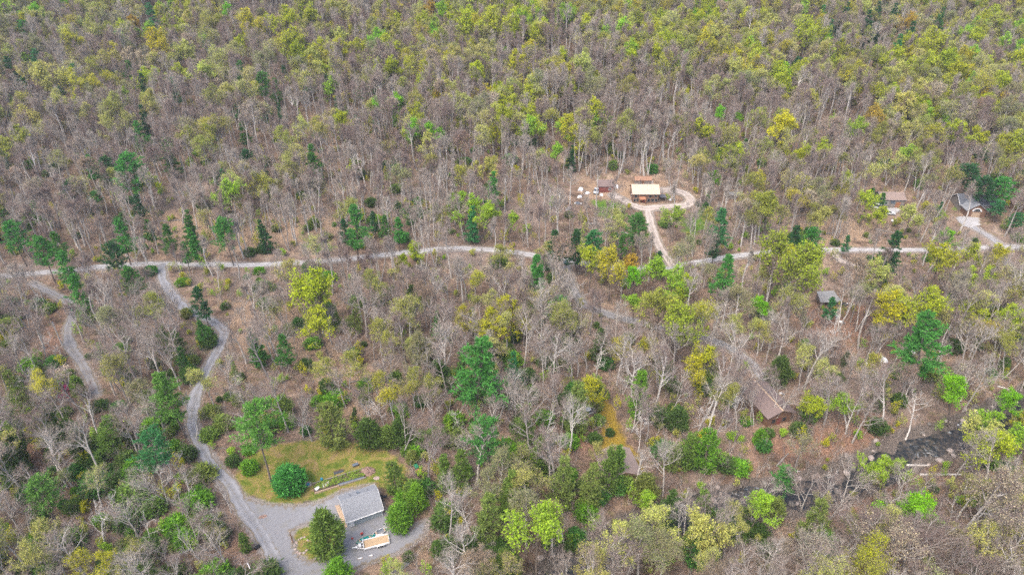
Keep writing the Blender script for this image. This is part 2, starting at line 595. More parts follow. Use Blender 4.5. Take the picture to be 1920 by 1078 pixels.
RUST_PX = [[(1400, 810), (1520, 800), (1640, 760), (1700, 790), (1650, 850), (1500, 890), (1400, 870)], [(1040, 780), (1130, 760), (1130, 850), (1040, 860)], [(0, 820), (220, 820), (240, 900), (0, 900)],
           [(1560, 860), (1700, 860), (1780, 900), (1640, 980), (1540, 960)], [(430, 1000), (470, 990), (500, 1085), (430, 1085)], [(1500, 570), (1650, 560), (1660, 640), (1480, 680)], [(80, 580), (120, 580), (120, 720), (70, 720)]]
MOSS_PX = [[(1100, 715), (1135, 720), (1165, 790), (1180, 830), (1200, 850), (1215, 900), (1180, 910), (1165, 860), (1120, 850), (1125, 800)]]
LAWNS, DRYS, RUSTS, MOSSES = ([[gxy(*p) for p in q] for q in qq] for qq in (LAWNS_PX, DRY_PX, RUST_PX, MOSS_PX))


# ------------------------------------------------------------------ the ground: one sheet to the horizon
def axis(lo, hi, step, out_lo, out_hi):
    a = list(np.arange(lo, hi + 0.1, step))
    d, v = step, hi
    while v < out_hi:
        d *= 1.35; v += d; a.append(v)
    d, v = step, lo
    while v > out_lo:
        d *= 1.35; v -= d; a.insert(0, v)
    return np.array(a)


gx = axis(-230, 230, 1.25, -5000, 5000)
gy = axis(45, 300, 1.25, -3000, 7000)
GX, GY = np.meshgrid(gx, gy)
X, Y = GX.ravel(), GY.ravel()
Z = height(X, Y)
nx, ny = len(gx), len(gy)
ii = (np.arange(ny - 1)[:, None] * nx + np.arange(nx - 1)[None, :]).ravel()
F = np.stack([ii, ii + 1, ii + nx + 1, ii + nx], 1)
me = mesh_np("ground", np.stack([X, Y, Z], 1), F, [M_GROUND], smooth_=True)


def put_attr(me, name, val):
    a = me.attributes.new(name, 'FLOAT', 'POINT')
    a.data.foreach_set("value", np.asarray(val, np.float32))


def region(polys, soft):
    r = np.zeros(len(X))
    for p in polys:
        r = np.maximum(r, 1 - smooth(-soft, soft, sdist(X, Y, p)))
    return r


put_attr(me, "meadow", np.maximum(region([MEADOW], 3.0), region([ISLAND], 1.0)))
put_attr(me, "grass", region(LAWNS, 5.0) * .85)
put_attr(me, "dry", region(DRYS, 9.0))
put_attr(me, "rust", region(RUSTS, 9.0))
put_attr(me, "moss", region(MOSSES, 2.0))
gravel = np.zeros(len(X))
for ln, w in ((ROAD, 1.6), (DRIVE, 1.5), (LANE, 1.2), (BRANCH, 1.5), (CABIN_DRIVE, 1.4), (CABIN_LOOP, 2.0), (HOUSE_DRIVE, 1.8), (EDGE_LANE, 1.5), (SPUR, 1.2)):
    gravel = np.maximum(gravel, 0.8 * (1 - smooth(w * 0.8, w + 1.6, dist_poly(X, Y, ln))))
gravel = np.maximum(gravel, 0.8 * (1 - smooth(-0.5, 1.5, sdist(X, Y, YARD)))) * smooth(-1.2, 0.3, sdist(X, Y, ISLAND))
put_attr(me, "gravel", gravel)
put_attr(me, "creekbed", 1 - smooth(3.0, 8.0, dist_poly(X, Y, CREEK)))
tag(link("ground", me), kind="structure")


def resample(line, step):
    """Catmull-Rom through the points, evenly stepped"""
    P = np.array(line, float)
    P = np.vstack([2 * P[0] - P[1], P, 2 * P[-1] - P[-2]])
    out = []
    for i in range(1, len(P) - 2):
        n = max(2, int(np.linalg.norm(P[i + 1] - P[i]) / step))
        for t in np.arange(n) / n:
            a, b, c, d = P[i - 1], P[i], P[i + 1], P[i + 2]
            out.append(0.5 * ((2 * b) + (c - a) * t + (2 * a - 5 * b + 4 * c - d) * t ** 2 + (3 * b - a - 3 * c + d) * t ** 3))
    out.append(P[-2])
    return np.array(out)


def ribbon(name, line, width, mat, lift, seed, cross=9, jit=0.3, level=False):
    rg = np.random.default_rng(seed)
    C = resample(line, 0.9)
    T = np.gradient(C, axis=0)
    T /= np.linalg.norm(T, axis=1)[:, None] + 1e-9
    N = np.stack([-T[:, 1], T[:, 0]], 1)
    W = np.broadcast_to(np.asarray(width, float), (len(C),)) if np.ndim(width) == 0 else np.interp(np.linspace(0, 1, len(C)), np.linspace(0, 1, len(width)), width)

    def wob():
        k = rg.normal(0, 1, len(C))
        return np.convolve(k, np.ones(3) / 3, 'same') * jit + np.convolve(rg.normal(0, 1, len(C)), np.ones(9) / 9, 'same') * jit * 2
    wl, wr = W / 2 + wob(), W / 2 + wob()
    u = np.linspace(-1, 1, cross)
    off = np.where(u[None, :] < 0, u[None, :] * wl[:, None], u[None, :] * wr[:, None])
    XY = C[:, None, :] + N[:, None, :] * off[:, :, None]
    z = height(XY[..., 0], XY[..., 1]) + lift
    z[:, 0] -= lift * 0.6; z[:, -1] -= lift * 0.6
    if level:                                   # still water: flat from bank to bank
        zc = np.convolve(np.pad(height(C[:, 0], C[:, 1]), 6, 'edge'), np.ones(13) / 13, 'valid') + lift
        z = np.repeat(zc[:, None], cross, 1)
    V = np.concatenate([XY, z[..., None]], 2).reshape(-1, 3)
    ii = (np.arange(len(C) - 1)[:, None] * cross + np.arange(cross - 1)[None, :]).ravel()
    F = np.stack([ii, ii + 1, ii + cross + 1, ii + cross], 1)
    me = mesh_np(name, V, F, [mat], smooth_=True)
    e = np.abs(u) ** 3
    centre = np.exp(-(u / 0.16) ** 2) * 0.5          # grassy middle between wheel tracks
    put_attr(me, "edge", np.tile(np.maximum(e, centre), len(C)))
    put_attr(me, "track", np.tile(np.exp(-((np.abs(u) - 0.5) / 0.2) ** 2), len(C)))
    return tag(link(name, me), kind="structure")


def patch(name, poly, mat, lift, hole=None, step=0.6, seed=0):
    """an area of ground cover cut out on a fine grid so that its rim is ragged"""
    P = np.array(poly)
    xs = np.arange(P[:, 0].min() - 1, P[:, 0].max() + 1, step); ys = np.arange(P[:, 1].min() - 1, P[:, 1].max() + 1, step)
    A, B = np.meshgrid(xs, ys)
    d = sdist(A, B, poly)
    if hole is not None:
        d = np.maximum(d, -sdist(A, B, hole))
    rg = np.random.default_rng(seed)
    d = d + rg.normal(0, 0.22, d.shape)
    ok = d < 0
    idx = -np.ones(A.size, int)
    k = (np.arange(len(ys) - 1)[:, None] * len(xs) + np.arange(len(xs) - 1)[None, :]).ravel()
    okf = ok.ravel()
    Q = np.stack([k, k + 1, k + len(xs) + 1, k + len(xs)], 1)
    Q = Q[okf[Q].all(1)]
    used = np.unique(Q)
    idx[used] = np.arange(len(used))
    x, y = A.ravel()[used], B.ravel()[used]
    me = mesh_np(name, np.stack([x, y, height(x, y) + lift], 1), idx[Q], [mat], smooth_=True)
    put_attr(me, "edge", 0.9 * (1 - smooth(0, 1.9, -d.ravel()[used])))
    put_attr(me, "track", 0.6 * smooth(0.5, 1.0, np.sin(x * 0.21 + 1.3 * np.sin(y * .17)) * np.sin(y * 0.33 + 1.1 * np.sin(x * .2))))
    return tag(link(name, me), kind="structure")


ribbon("main_road", ROAD, 2.8, M_PALEROAD, 0.06, 1)
ribbon("garage_driveway", DRIVE, 3.0, M_GRAVEL, 0.075, 2)
ribbon("side_lane", LANE, 2.6, M_GRAVELD, 0.06, 3)
ribbon("branch_lane", BRANCH, 2.9, M_GRAVELD, 0.065, 4)
ribbon("cabin_driveway", CABIN_DRIVE, 3.2, M_DIRTROAD, 0.07, 5)
ribbon("cabin_turning_path", CABIN_LOOP, 3.6, M_DIRTROAD, 0.08, 6)
ribbon("house_driveway", HOUSE_DRIVE, 3.2, M_GRAVEL, 0.07, 7)
ribbon("edge_lane", EDGE_LANE, 3.0, M_GRAVELD, 0.075, 8)
ribbon("spur_path", SPUR, 2.2, M_DIRTROAD, 0.065, 9)
patch("gravel_yard_path", YARD, M_GRAVEL, 0.06, hole=ISLAND, seed=3)
patch("house_forecourt_path", [gxy(*p) for p in [(1786, 408), (1806, 401), (1838, 404), (1842, 420), (1826, 434), (1800, 424)]], M_PALEROAD, 0.085, step=1.0, seed=4)
patch("workshop_forecourt_path", [gxy(*p) for p in [(1640, 390), (1690, 388), (1694, 396), (1672, 406), (1640, 404)]], M_PALEROAD, 0.085, step=1.0, seed=5)

# the creek: dark water with broken white riffles
cw = ribbon("creek_water", CREEK, [15, 15, 17, 18, 17] + [11] * 11, M_WATER, 0.22, 11, cross=13, jit=0.2, level=True)
cp = np.array([v.co[:2] for v in cw.data.vertices])
cpx, cpy = project(np.concatenate([cp, np.full((len(cp), 1), -2.0)], 1))
foam = np.zeros(len(cp))
for fx, fy, fr in ((1390, 918, 45), (1290, 955, 28), (1735, 838, 26), (1140, 1012, 30), (1800, 800, 30)):
    foam = np.maximum(foam, np.exp(-(((cpx - fx) / fr) ** 2 + ((cpy - fy) / (fr * 0.7)) ** 2)))
put_attr(cw.data, "foam", foam)
# ------------------------------------------------------------------ tree templates
def nrm(v):
    return v / (np.linalg.norm(v, axis=-1, keepdims=True) + 1e-9)


def grow(rg, P, D, L, k, wob, up):
    pts = [P]; d = D
    for i in range(k):
        d = nrm(d + rg.normal(0, wob, P.shape) + np.array([0, 0, up]))
        pts.append(pts[-1] + d * (L / k)[:, None])
    return np.stack(pts, 1)


def tubes(pts, r0, r1, s):
    """pts (n,k+1,3) -> tapered s-sided tubes"""
    n, k1, _ = pts.shape
    T = nrm(np.gradient(pts, axis=1))
    ref = np.where(np.abs(T[..., 2:3]) > 0.9, np.array([1.0, 0, 0]), np.array([0, 0, 1.0]))
    U = nrm(np.cross(T, ref)); W = np.cross(T, U)
    t = np.linspace(0, 1, k1)
    R = r0[:, None] * (1 - t) + r1[:, None] * t
    a = np.arange(s) * 2 * math.pi / s
    V = pts[:, :, None, :] + R[:, :, None, None] * (U[:, :, None, :] * np.cos(a)[None, None, :, None] + W[:, :, None, :] * np.sin(a)[None, None, :, None])
    V = V.reshape(-1, 3)
    b = np.arange(n)[:, None, None] * (k1 * s) + np.arange(k1 - 1)[None, :, None] * s
    i = np.arange(s)[None, None, :]; j = (np.arange(s)[None, None, :] + 1) % s
    q = np.stack([b + i, b + j, b + s + j, b + s + i], -1).reshape(-1, 4)
    return V, np.concatenate([q[:, [0, 1, 2]], q[:, [0, 2, 3]]])


def spawn(rg, pts, nc, t0, t1, a0, a1):
    """children along polylines: start, direction, parent fraction, parent index"""
    n, k1, _ = pts.shape
    par = np.repeat(np.arange(n), nc)
    fr = np.tile((np.arange(nc) + 0.5) / nc, n) + rg.uniform(-0.4, 0.4, n * nc) / nc
    t = np.clip(t0 + (t1 - t0) * fr, 0, 0.999)
    x = t * (k1 - 1); i = x.astype(int); f = (x - i)[:, None]
    A, B = pts[par, i], pts[par, i + 1]
    P = A * (1 - f) + B * f
    d = nrm(B - A)
    r = nrm(rg.normal(0, 1, P.shape)); perp = nrm(r - d * np.sum(r * d, -1, keepdims=True))
    a = rg.uniform(a0, a1, len(P))[:, None]
    return P, nrm(d * np.cos(a) + perp * np.sin(a)), t, par


class Geo:
    def __init__(s):
        s.V, s.F, s.M, s.n = [], [], [], 0

    def add(s, V, F, m):
        s.V.append(V); s.F.append(F + s.n); s.M.append(np.full(len(F), m)); s.n += len(V)

    def tris(s, P, D, L, W, m, rg):
        """one slim triangle from P along D for every entry: twigs, needles, leaves"""
        r = nrm(np.cross(D, nrm(rg.normal(0, 1, D.shape))))
        hw = (W / 2)[:, None]
        V = np.stack([P - r * hw, P + r * hw, P + D * L[:, None]], 1).reshape(-1, 3)
        s.add(V, np.arange(len(V)).reshape(-1, 3), m)

    def leaves(s, P, N, S, m, rg):
        """leaf-sprig quads folded as two triangles each, facing roughly N"""
        u = nrm(np.cross(N, nrm(rg.normal(0, 1, N.shape)))); w = np.cross(N, u)
        a = S[:, None]; b = (S * rg.uniform(0.55, 0.9, len(S)))[:, None]
        V = np.stack([P - u * a, P + w * b, P + u * a, P - w * b], 1).reshape(-1, 3)
        i = np.arange(len(P))[:, None] * 4
        s.add(V, np.concatenate([i + [0, 1, 2], i + [0, 2, 3]], 1).reshape(-1, 3), m)

    def out(s):
        return np.concatenate(s.V), np.concatenate(s.F), np.concatenate(s.M)


def deciduous(seed, H=19.0, leaf=0, leaf_size=0.16, spread=1.0, clear=0.42, stems=1, wmul=1.0, vase=1.0):
    """trunk geometry, crown geometry; leaf = sprigs for each twig"""
    rg = np.random.default_rng(seed)
    tg, cg = Geo(), Geo()
    n = stems
    P = np.stack([rg.uniform(-.3, .3, n) * (n > 1), rg.uniform(-.3, .3, n) * (n > 1), np.full(n, -0.4)], 1)
    D = nrm(np.stack([rg.normal(0, 0.05 + 0.14 * (n > 1), n), rg.normal(0, 0.05 + 0.14 * (n > 1), n), np.ones(n)], 1))
    L = rg.uniform(0.82, 0.95, n) * H
    tr = grow(rg, P, D, L, 9, 0.05, 0.03)
    r0 = np.full(n, 0.0150 * H) / math.sqrt(n)
    tg.add(*tubes(tr, r0, r0 * 0.16, 6), 0)
    nl = 10 if n == 1 else 6
    P, D, t, par = spawn(rg, tr, nl, clear, 0.97, math.radians(24 * vase), math.radians(58 * vase))
    L1 = H * 0.40 * spread * (1.12 - 0.75 * np.clip((t - clear) / (1 - clear), 0, 1)) * rg.uniform(0.75, 1.15, len(t))
    li = grow(rg, P, D, L1, 6, 0.13, 0.10)
    rl = 0.0078 * H * (1.1 - 0.6 * t) / math.sqrt(n)
    tg.add(*tubes(li, rl, rl * 0.2, 5), 0)
    # second order
    P, D, t, par = spawn(rg, li, 7, 0.2, 1.0, math.radians(22), math.radians(58))
    L2 = L1[par] * rg.uniform(0.34, 0.55, len(t)) * (1.15 - 0.55 * t)
    b2 = grow(rg, P, D, L2, 3, 0.16, 0.09)
    r2 = 0.0030 * H * np.ones(len(t)) * (1.1 - 0.5 * t)
    cg.add(*tubes(b2, r2, r2 * 0.3, 3), 1 if clear >= .5 else 0)
    top = tr[:, 6:, :]
    P3a, D3a, t3a, _ = spawn(rg, top, 10, 0.1, 1.0, math.radians(25), math.radians(55))
    P, D, t, par = spawn(rg, b2, 5, 0.2, 1.0, math.radians(22), math.radians(55))
    L3 = np.maximum(0.55, L2[par] * rg.uniform(0.4, 0.7, len(t)))
    P = np.concatenate([P, P3a]); D = np.concatenate([D, D3a]); L3 = np.concatenate([L3, rg.uniform(0.8, 1.6, len(P3a))])
    b3 = grow(rg, P, D, L3, 2, 0.18, 0.08)
    r3 = np.full(len(P), 0.027 * wmul)
    cg.add(*tubes(b3, r3, r3 * 0.4, 3), 1)
    # twigs
    P, D, t, par = spawn(rg, b3, 9, 0.1, 1.0, math.radians(18), math.radians(58))
    D = nrm(D + np.array([0, 0, 0.15]))
    Lt = rg.uniform(0.45, 1.15, len(P))
    cg.tris(P, D, Lt, np.full(len(P), 0.036 * wmul), 1, rg)
    if leaf:
        k = max(1, int(round(leaf)))
        if leaf < 1:
            sel = rg.random(len(P)) < leaf
            P, D, Lt = P[sel], D[sel], Lt[sel]
        Pl = np.repeat(P, k, 0) + np.repeat(D, k, 0) * (rg.uniform(0.3, 1.15, len(P) * k) * np.repeat(Lt, k))[:, None] + rg.normal(0, 0.10, (len(P) * k, 3))
        N = nrm(rg.normal(0, 0.75, Pl.shape) + np.array([0, 0, 0.8]))
        cg.leaves(Pl, N, leaf_size * rg.uniform(0.6, 1.3, len(Pl)), 2, rg)
    return tg.out(), cg.out()


def snag(seed, H=16.0):
    """pale dead-topped tree: thick crooked limbs, few twigs"""
    rg = np.random.default_rng(seed)
    tg, cg = Geo(), Geo()
    P = np.array([[0, 0, -0.4]]); D = nrm(np.array([[rg.normal(0, .06), rg.normal(0, .06), 1.0]]))
    tr = grow(rg, P, D, np.array([H * 0.9]), 9, 0.09, 0.03)
    tg.add(*tubes(tr, np.array([0.014 * H]), np.array([0.003 * H]), 6), 0)
    P, D, t, par = spawn(rg, tr, 8, 0.42, 0.98, math.radians(28), math.radians(55))
    L1 = H * 0.36 * (1.15 - 0.5 * t) * rg.uniform(0.7, 1.2, len(t))
    li = grow(rg, P, D, L1, 7, 0.2, 0.16)
    rl = 0.0068 * H * (1.15 - 0.55 * t)
    tg.add(*tubes(li, rl, rl * 0.2, 5), 0)
    P, D, t, par = spawn(rg, li, 5, 0.3, 1.0, math.radians(25), math.radians(60))
    L2 = L1[par] * rg.uniform(0.25, 0.5, len(t))
    b2 = grow(rg, P, D, L2, 4, 0.22, 0.15)
    r2 = 0.0030 * H * np.ones(len(t))
    cg.add(*tubes(b2, r2, r2 * 0.25, 3), 0)
    P, D, t, par = spawn(rg, b2, 5, 0.3, 1.0, math.radians(20), math.radians(55))
    b3 = grow(rg, P, D, rg.uniform(0.4, 1.2, len(P)), 2, 0.2, 0.1)
    cg.add(*tubes(b3, np.full(len(P), 0.026), np.full(len(P), 0.008), 3), 0)
    return tg.out(), cg.out()


def pine(seed, H=17.0, R=3.6, base=0.38, cone=0.75, droop=0.05, dens=1.0, plate=1.0):
    """whorled evergreen: tiers of limbs carrying flat sprays of needles"""
    rg = np.random.default_rng(seed)
    tg, cg = Geo(), Geo()
    tr = grow(rg, np.array([[0, 0, -0.4]]), np.array([[0, 0, 1.0]]), np.array([H]), 9, 0.025, 0.05)
    tg.add(*tubes(tr, np.array([0.0125 * H]), np.array([0.02]), 6), 0)
    nt_ = int((1 - base) * H / 0.75)
    BP, BD, BL = [], [], []
    skew = rg.uniform(0, 6.28)
    for i in range(nt_):
        u = (i + rg.uniform(-.3, .3)) / nt_
        u = min(max(u, 0), 0.985)
        z = base * H + (1 - base) * H * u
        m = int(rg.integers(4, 7))
        a0 = rg.uniform(0, 6.28)
        for j in range(m):
            a = a0 + j * 6.283 / m + rg.uniform(-.3, .3)
            low = min(1.0, 0.55 + u * 3.2)
            if rg.random() < 0.14:
                continue
            l = R * ((1 - u) ** cone) * low * rg.uniform(0.45, 1.2) * (1 + 0.28 * math.sin(a + skew + 3 * u)) + 0.25
            f = z / H * 9
            k = min(int(f), 8)
            c = tr[0, k] * (1 - (f - k)) + tr[0, k + 1] * (f - k)
            BP.append(c); BL.append(l)
            BD.append([math.cos(a), math.sin(a), 0.25 * u + rg.uniform(-.05, .12) - droop])
    BP, BD, BL = np.array(BP), nrm(np.array(BD)), np.array(BL)
    br = grow(rg, BP, BD, BL, 3, 0.07, 0.04 - droop * 0.3)
    tg.add(*tubes(br, 0.02 + 0.010 * BL, np.full(len(BL), 0.012), 3), 0)
    # sprays: sub-branches off each limb, needles on each
    P, D, t, par = spawn(rg, br, 12, 0.18, 1.0, math.radians(25), math.radians(65))
    D[:, 2] *= 0.45
    D = nrm(D)
    Ls = np.minimum(1.25, BL[par] * 0.42) * rg.uniform(0.6, 1.2, len(P)) * (1.15 - 0.5 * t) + 0.12
    sp = grow(rg, P, D, Ls, 2, 0.1, 0.10)
    nn = int(11 * dens)
    P, D, t, par = spawn(rg, sp, nn, 0.05, 1.0, math.radians(30), math.radians(75))
    D = nrm(D + np.array([0, 0, 0.28]))
    cg.tris(P, D, rg.uniform(0.28, 0.55, len(P)), rg.uniform(0.11, 0.20, len(P)) * plate, 0, rg)
    return tg.out(), cg.out()


def cedar(seed, H=8.0, R=2.2, dens=1.0, top=1.0, lump=0.25, base=0.06, open_=0.0, belly=0.32):
    """dense scale-leaf evergreen or round bush: lumpy shell of upswept sprays over a dark inside"""
    rg = np.random.default_rng(seed)
    tg, cg = Geo(), Geo()
    tr = grow(rg, np.array([[0, 0, -0.3]]), np.array([[0, 0, 1.0]]), np.array([H * 0.95]), 5, 0.03, 0.05)
    tg.add(*tubes(tr, np.array([0.014 * H + .03]), np.array([0.02]), 5), 0)
    n = int(300 * dens)
    u = rg.uniform(0, 1, n) ** 0.9
    a = rg.uniform(0, 6.283, n)
    prof = np.where(u < belly, 0.55 + 0.45 * np.sin(u / belly * 1.571), np.cos((u - belly) / (1 - belly) * 1.571) ** (0.9 * top))
    ph = rg.uniform(0, 6.28, 4)
    lm = 1 + lump * (np.sin(3 * a + 9 * u + ph[0]) * 0.5 + np.sin(5 * a - 13 * u + ph[1]) * 0.35 + np.sin(2 * a + 21 * u + ph[2]) * 0.3)
    rad = R * prof * lm * rg.uniform(0.55, 1.03, n) ** 0.6
    P = np.stack([rad * np.cos(a), rad * np.sin(a), H * (base + (1 - base) * u)], 1)
    out = nrm(np.stack([np.cos(a), np.sin(a), np.full(n, 0.75 + 0.5 * open_)], 1))
    k = int(rg.integers(13, 16))
    Pl = np.repeat(P, k, 0); Ol = np.repeat(out, k, 0)
    sz = 0.11 * R + 0.12
    Pl = Pl + rg.normal(0, sz, Pl.shape) * np.array([1, 1, 0.8])
    D = nrm(Ol + rg.normal(0, 0.55, Ol.shape))
    s = 0.055 * R + 0.13
    cg.tris(Pl, D, rg.uniform(0.8, 1.7, len(Pl)) * s * 1.7, rg.uniform(0.6, 1.1, len(Pl)) * s, 0, rg)
    # limbs inside
    m = int(26)
    ui = rg.uniform(0.05, 0.85, m); ai = rg.uniform(0, 6.28, m)
    st = np.stack([np.zeros(m), np.zeros(m), H * ui], 1)
    en = np.stack([R * 0.7 * (1 - ui) * np.cos(ai), R * 0.7 * (1 - ui) * np.sin(ai), H * np.minimum(1, ui + 0.12)], 1)
    tg.add(*tubes(np.stack([st, (st + en) / 2, en], 1), np.full(m, 0.03), np.full(m, 0.01), 3), 0)
    return tg.out(), cg.out()


def sapling(seed, H=3.2, leaf=0):
    rg = np.random.default_rng(seed)
    tg, cg = Geo(), Geo()
    n = int(rg.integers(2, 6))
    P = np.stack([rg.uniform(-.35, .35, n), rg.uniform(-.35, .35, n), np.full(n, -.1)], 1)
    D = nrm(np.stack([rg.normal(0, .25, n), rg.normal(0, .25, n), np.ones(n)], 1))
    L = rg.uniform(.6, 1, n) * H
    tr = grow(rg, P, D, L, 4, .09, .05)
    tg.add(*tubes(tr, np.full(n, .035), np.full(n, .01), 3), 0)
    P, D, t, par = spawn(rg, tr, 7, .3, 1, .4, .95)
    b = grow(rg, P, D, rg.uniform(.4, 1.0, len(P)) * H * .3, 2, .15, .12)
    cg.add(*tubes(b, np.full(len(P), .016), np.full(len(P), .006), 3), 0)
    P, D, t, par = spawn(rg, b, 6, .2, 1, .3, .9)
    Lt = rg.uniform(.2, .6, len(P))
    cg.tris(P, D, Lt, np.full(len(P), .028), 0, rg)
    if leaf:
        Pl = np.repeat(P, leaf, 0) + np.repeat(D, leaf, 0) * .35 + rg.normal(0, .1, (len(P) * leaf, 3))
        cg.leaves(Pl, nrm(rg.normal(0, .7, Pl.shape) + [0, 0, .8]), rg.uniform(.06, .13, len(Pl)), 1, rg)
    return tg.out(), cg.out()


class Template:
    """split meshes for individual trees and one joined mesh for the far mass"""
    def __init__(s, name, geo, tmats, cmats, H):
        (tv, tf, tm), (cv, cf, cm) = geo
        s.H = H
        s.trunk = mesh_np(name + "_trunk", tv, tf, tmats, tm, True)
        s.crown = mesh_np(name + "_crown", cv, cf, cmats, cm)
        s.top = float(max(tv[:, 2].max(), cv[:, 2].max()))
        s.rad = float(np.percentile(np.hypot(cv[:, 0], cv[:, 1]), 93))
        s.geo = (np.vstack([tv, cv]), np.vstack([tf, cf + len(tv)]), np.concatenate([tm, cm + len(tmats)]), list(tmats) + list(cmats))
        s.full_me = None
        s.name = name

    def full(s):
        if s.full_me is None:
            s.full_me = mesh_np(s.name + "_whole", s.geo[0], s.geo[1], s.geo[3], s.geo[2])
        return s.full_me


T = {}
B, W_, LF = M_BARK, M_TWIG, M_LEAF
T["bare"] = [Template("bare", deciduous(100 + i, H=h, spread=sp, clear=cl, vase=va, stems=st, wmul=wm), [B], [B, W_, LF], h) for i, (h, sp, cl, va, st, wm) in enumerate(
    [(19, 1.0, .42, 1.0, 1, .58), (18, 1.1, .38, 1.0, 1, .58), (20, .85, .45, .9, 1, .6), (18, .9, .36, 1.0, 2, .58),
     (21, .56, .56, .75, 1, .62), (22, .48, .6, .7, 1, .62), (20, .64, .52, .85, 1, .62), (21, .56, .55, .75, 2, .6)])]
NBARE = 4          # the first of them are the broad ones of the near woods
T["snag"] = [Template("snag", snag(140 + i, h), [M_WHITEWOOD], [M_WHITEWOOD], h) for i, h in enumerate((16, 17, 14, 15))]
T["bud"] = [Template("bud", deciduous(200 + i, H=h, spread=sp, clear=cl, leaf=lf, leaf_size=.10, stems=st), [B], [B, W_, LF], h) for i, (h, sp, cl, lf, st) in enumerate(
    [(18, .95, .44, 2, 1), (19, .8, .5, 2, 1), (18, 1.0, .44, 1, 1), (18, .9, .44, 3, 2), (20, .68, .55, 2, 1)])]
T["leafy"] = [Template("leafy", deciduous(300 + i, H=h, spread=sp, clear=cl, leaf=lf, leaf_size=.18, stems=st), [M_BARKD], [M_BARKD, W_, LF], h) for i, (h, sp, cl, lf, st) in enumerate(
    [(17, 1.15, .4, 2, 1), (18, 1.0, .44, 3, 1), (16, 1.2, .38, 2, 1), (17, 1.1, .36, 3, 2)])]
T["pine"] = [Template("pine", pine(400 + i, H=h, R=r, base=b, cone=c, droop=d, dens=de), [M_BARKD], [M_NEEDLE], h) for i, (h, r, b, c, d, de) in enumerate(
    [(18, 3.8, .36, .7, .02, 1.1), (17, 4.2, .42, .55, .0, 1.15), (16, 3.2, .3, .8, .05, 1.0), (15, 3.0, .12, 1.0, .12, 1.2), (13, 2.6, .06, 1.05, .14, 1.2), (18, 4.4, .5, .45, -.02, 1.2)])]
T["cedar"] = [Template("cedar", cedar(500, H=9, R=1.9, top=1.1, lump=.42, dens=1.0, belly=.3), [M_BARKD], [M_NEEDLE], 9),
              Template("cedar", cedar(501, H=8, R=2.3, top=.85, lump=.5, dens=1.0, belly=.35), [M_BARKD], [M_NEEDLE], 8)]
T["cedar"] += [Template("cedar", pine(510 + i, H=h, R=r, base=b, cone=c, droop=d, dens=.8, plate=.8), [M_BARKD], [M_NEEDLE], h) for i, (h, r, b, c, d) in enumerate(
    [(12, 2.2, .08, .75, -.12), (10, 2.5, .06, .6, -.1), (13, 2.9, .12, .62, -.08)])]
T["bush"] = [Template("bush", cedar(550 + i, H=h, R=r, top=.55, lump=lu, dens=.55, belly=.45, base=.02), [M_BARKD], [M_NEEDLE], h) for i, (h, r, lu) in enumerate(
    [(2.2, 1.4, .3), (1.8, 1.5, .4), (2.8, 1.5, .25)])]
T["roundbush"] = [Template("roundbush", cedar(570, H=6.2, R=3.0, top=.6, lump=.08, dens=1.9, belly=.42, base=.02), [M_BARKD], [M_NEEDLE], 6.2)]
T["brush"] = [Template("brush", sapling(600 + i, h), [B], [W_, LF], h) for i, h in enumerate((3.0, 4.2, 5.5))]
T["brushleaf"] = [Template("brushleaf", sapling(620 + i, h, 4), [B], [W_, LF], h) for i, h in enumerate((2.6, 4.0))]

# ------------------------------------------------------------------ tints (leaf colours of the kinds seen)
TINT = {
    "mossleaf": (0.33, 0.41, 0.045),
    "lime": (0.42, 0.5, 0.035), "gold": (0.5, 0.5, 0.03), "orange": (0.48, 0.36, 0.04), "green": (0.23, 0.52, 0.025), "spring": (0.33, 0.53, 0.05),
    "pale": (0.5, 0.53, 0.15), "olive": (0.37, 0.41, 0.07), "cream": (0.46, 0.41, 0.31), "pinkbud": (0.36, 0.27, 0.2), "greybud": (0.33, 0.36, 0.16),
    "pine": (0.085, 0.29, 0.06), "bluepine": (0.065, 0.24, 0.085), "darkpine": (0.045, 0.135, 0.05), "midpine": (0.085, 0.225, 0.05), "limepine": (0.15, 0.33, 0.07),
    "cedar": (0.155, 0.26, 0.055), "darkcedar": (0.09, 0.16, 0.042), "brightcedar": (0.15, 0.33, 0.035), "olivecedar": (0.22, 0.285, 0.075), "magenta": (0.30, 0.045, 0.13), "white": (0.62, 0.58, 0.47),
}
LOOK = {"mossleaf": "mossy yellow-green", "lime": "yellow-green", "gold": "golden yellow", "orange": "orange-gold", "green": "vivid green", "spring": "fresh green", "pale": "pale yellow", "olive": "olive", "cream": "cream", "pinkbud": "pinkish",
        "greybud": "grey-green", "pine": "mid-green", "bluepine": "blue-green", "darkpine": "dark green", "midpine": "grass-green", "limepine": "light green", "cedar": "mossy green", "darkcedar": "deep green",
        "brightcedar": "bright green", "olivecedar": "olive green", "magenta": "magenta", "white": "white"}

rnd = random.Random(7)
rgn = np.random.default_rng(11)


class Tree:
    __slots__ = ("kind", "ti", "x", "y", "z", "s", "w", "rz", "tint", "tn", "hero", "px", "py", "ppx", "lean")


TREES = []


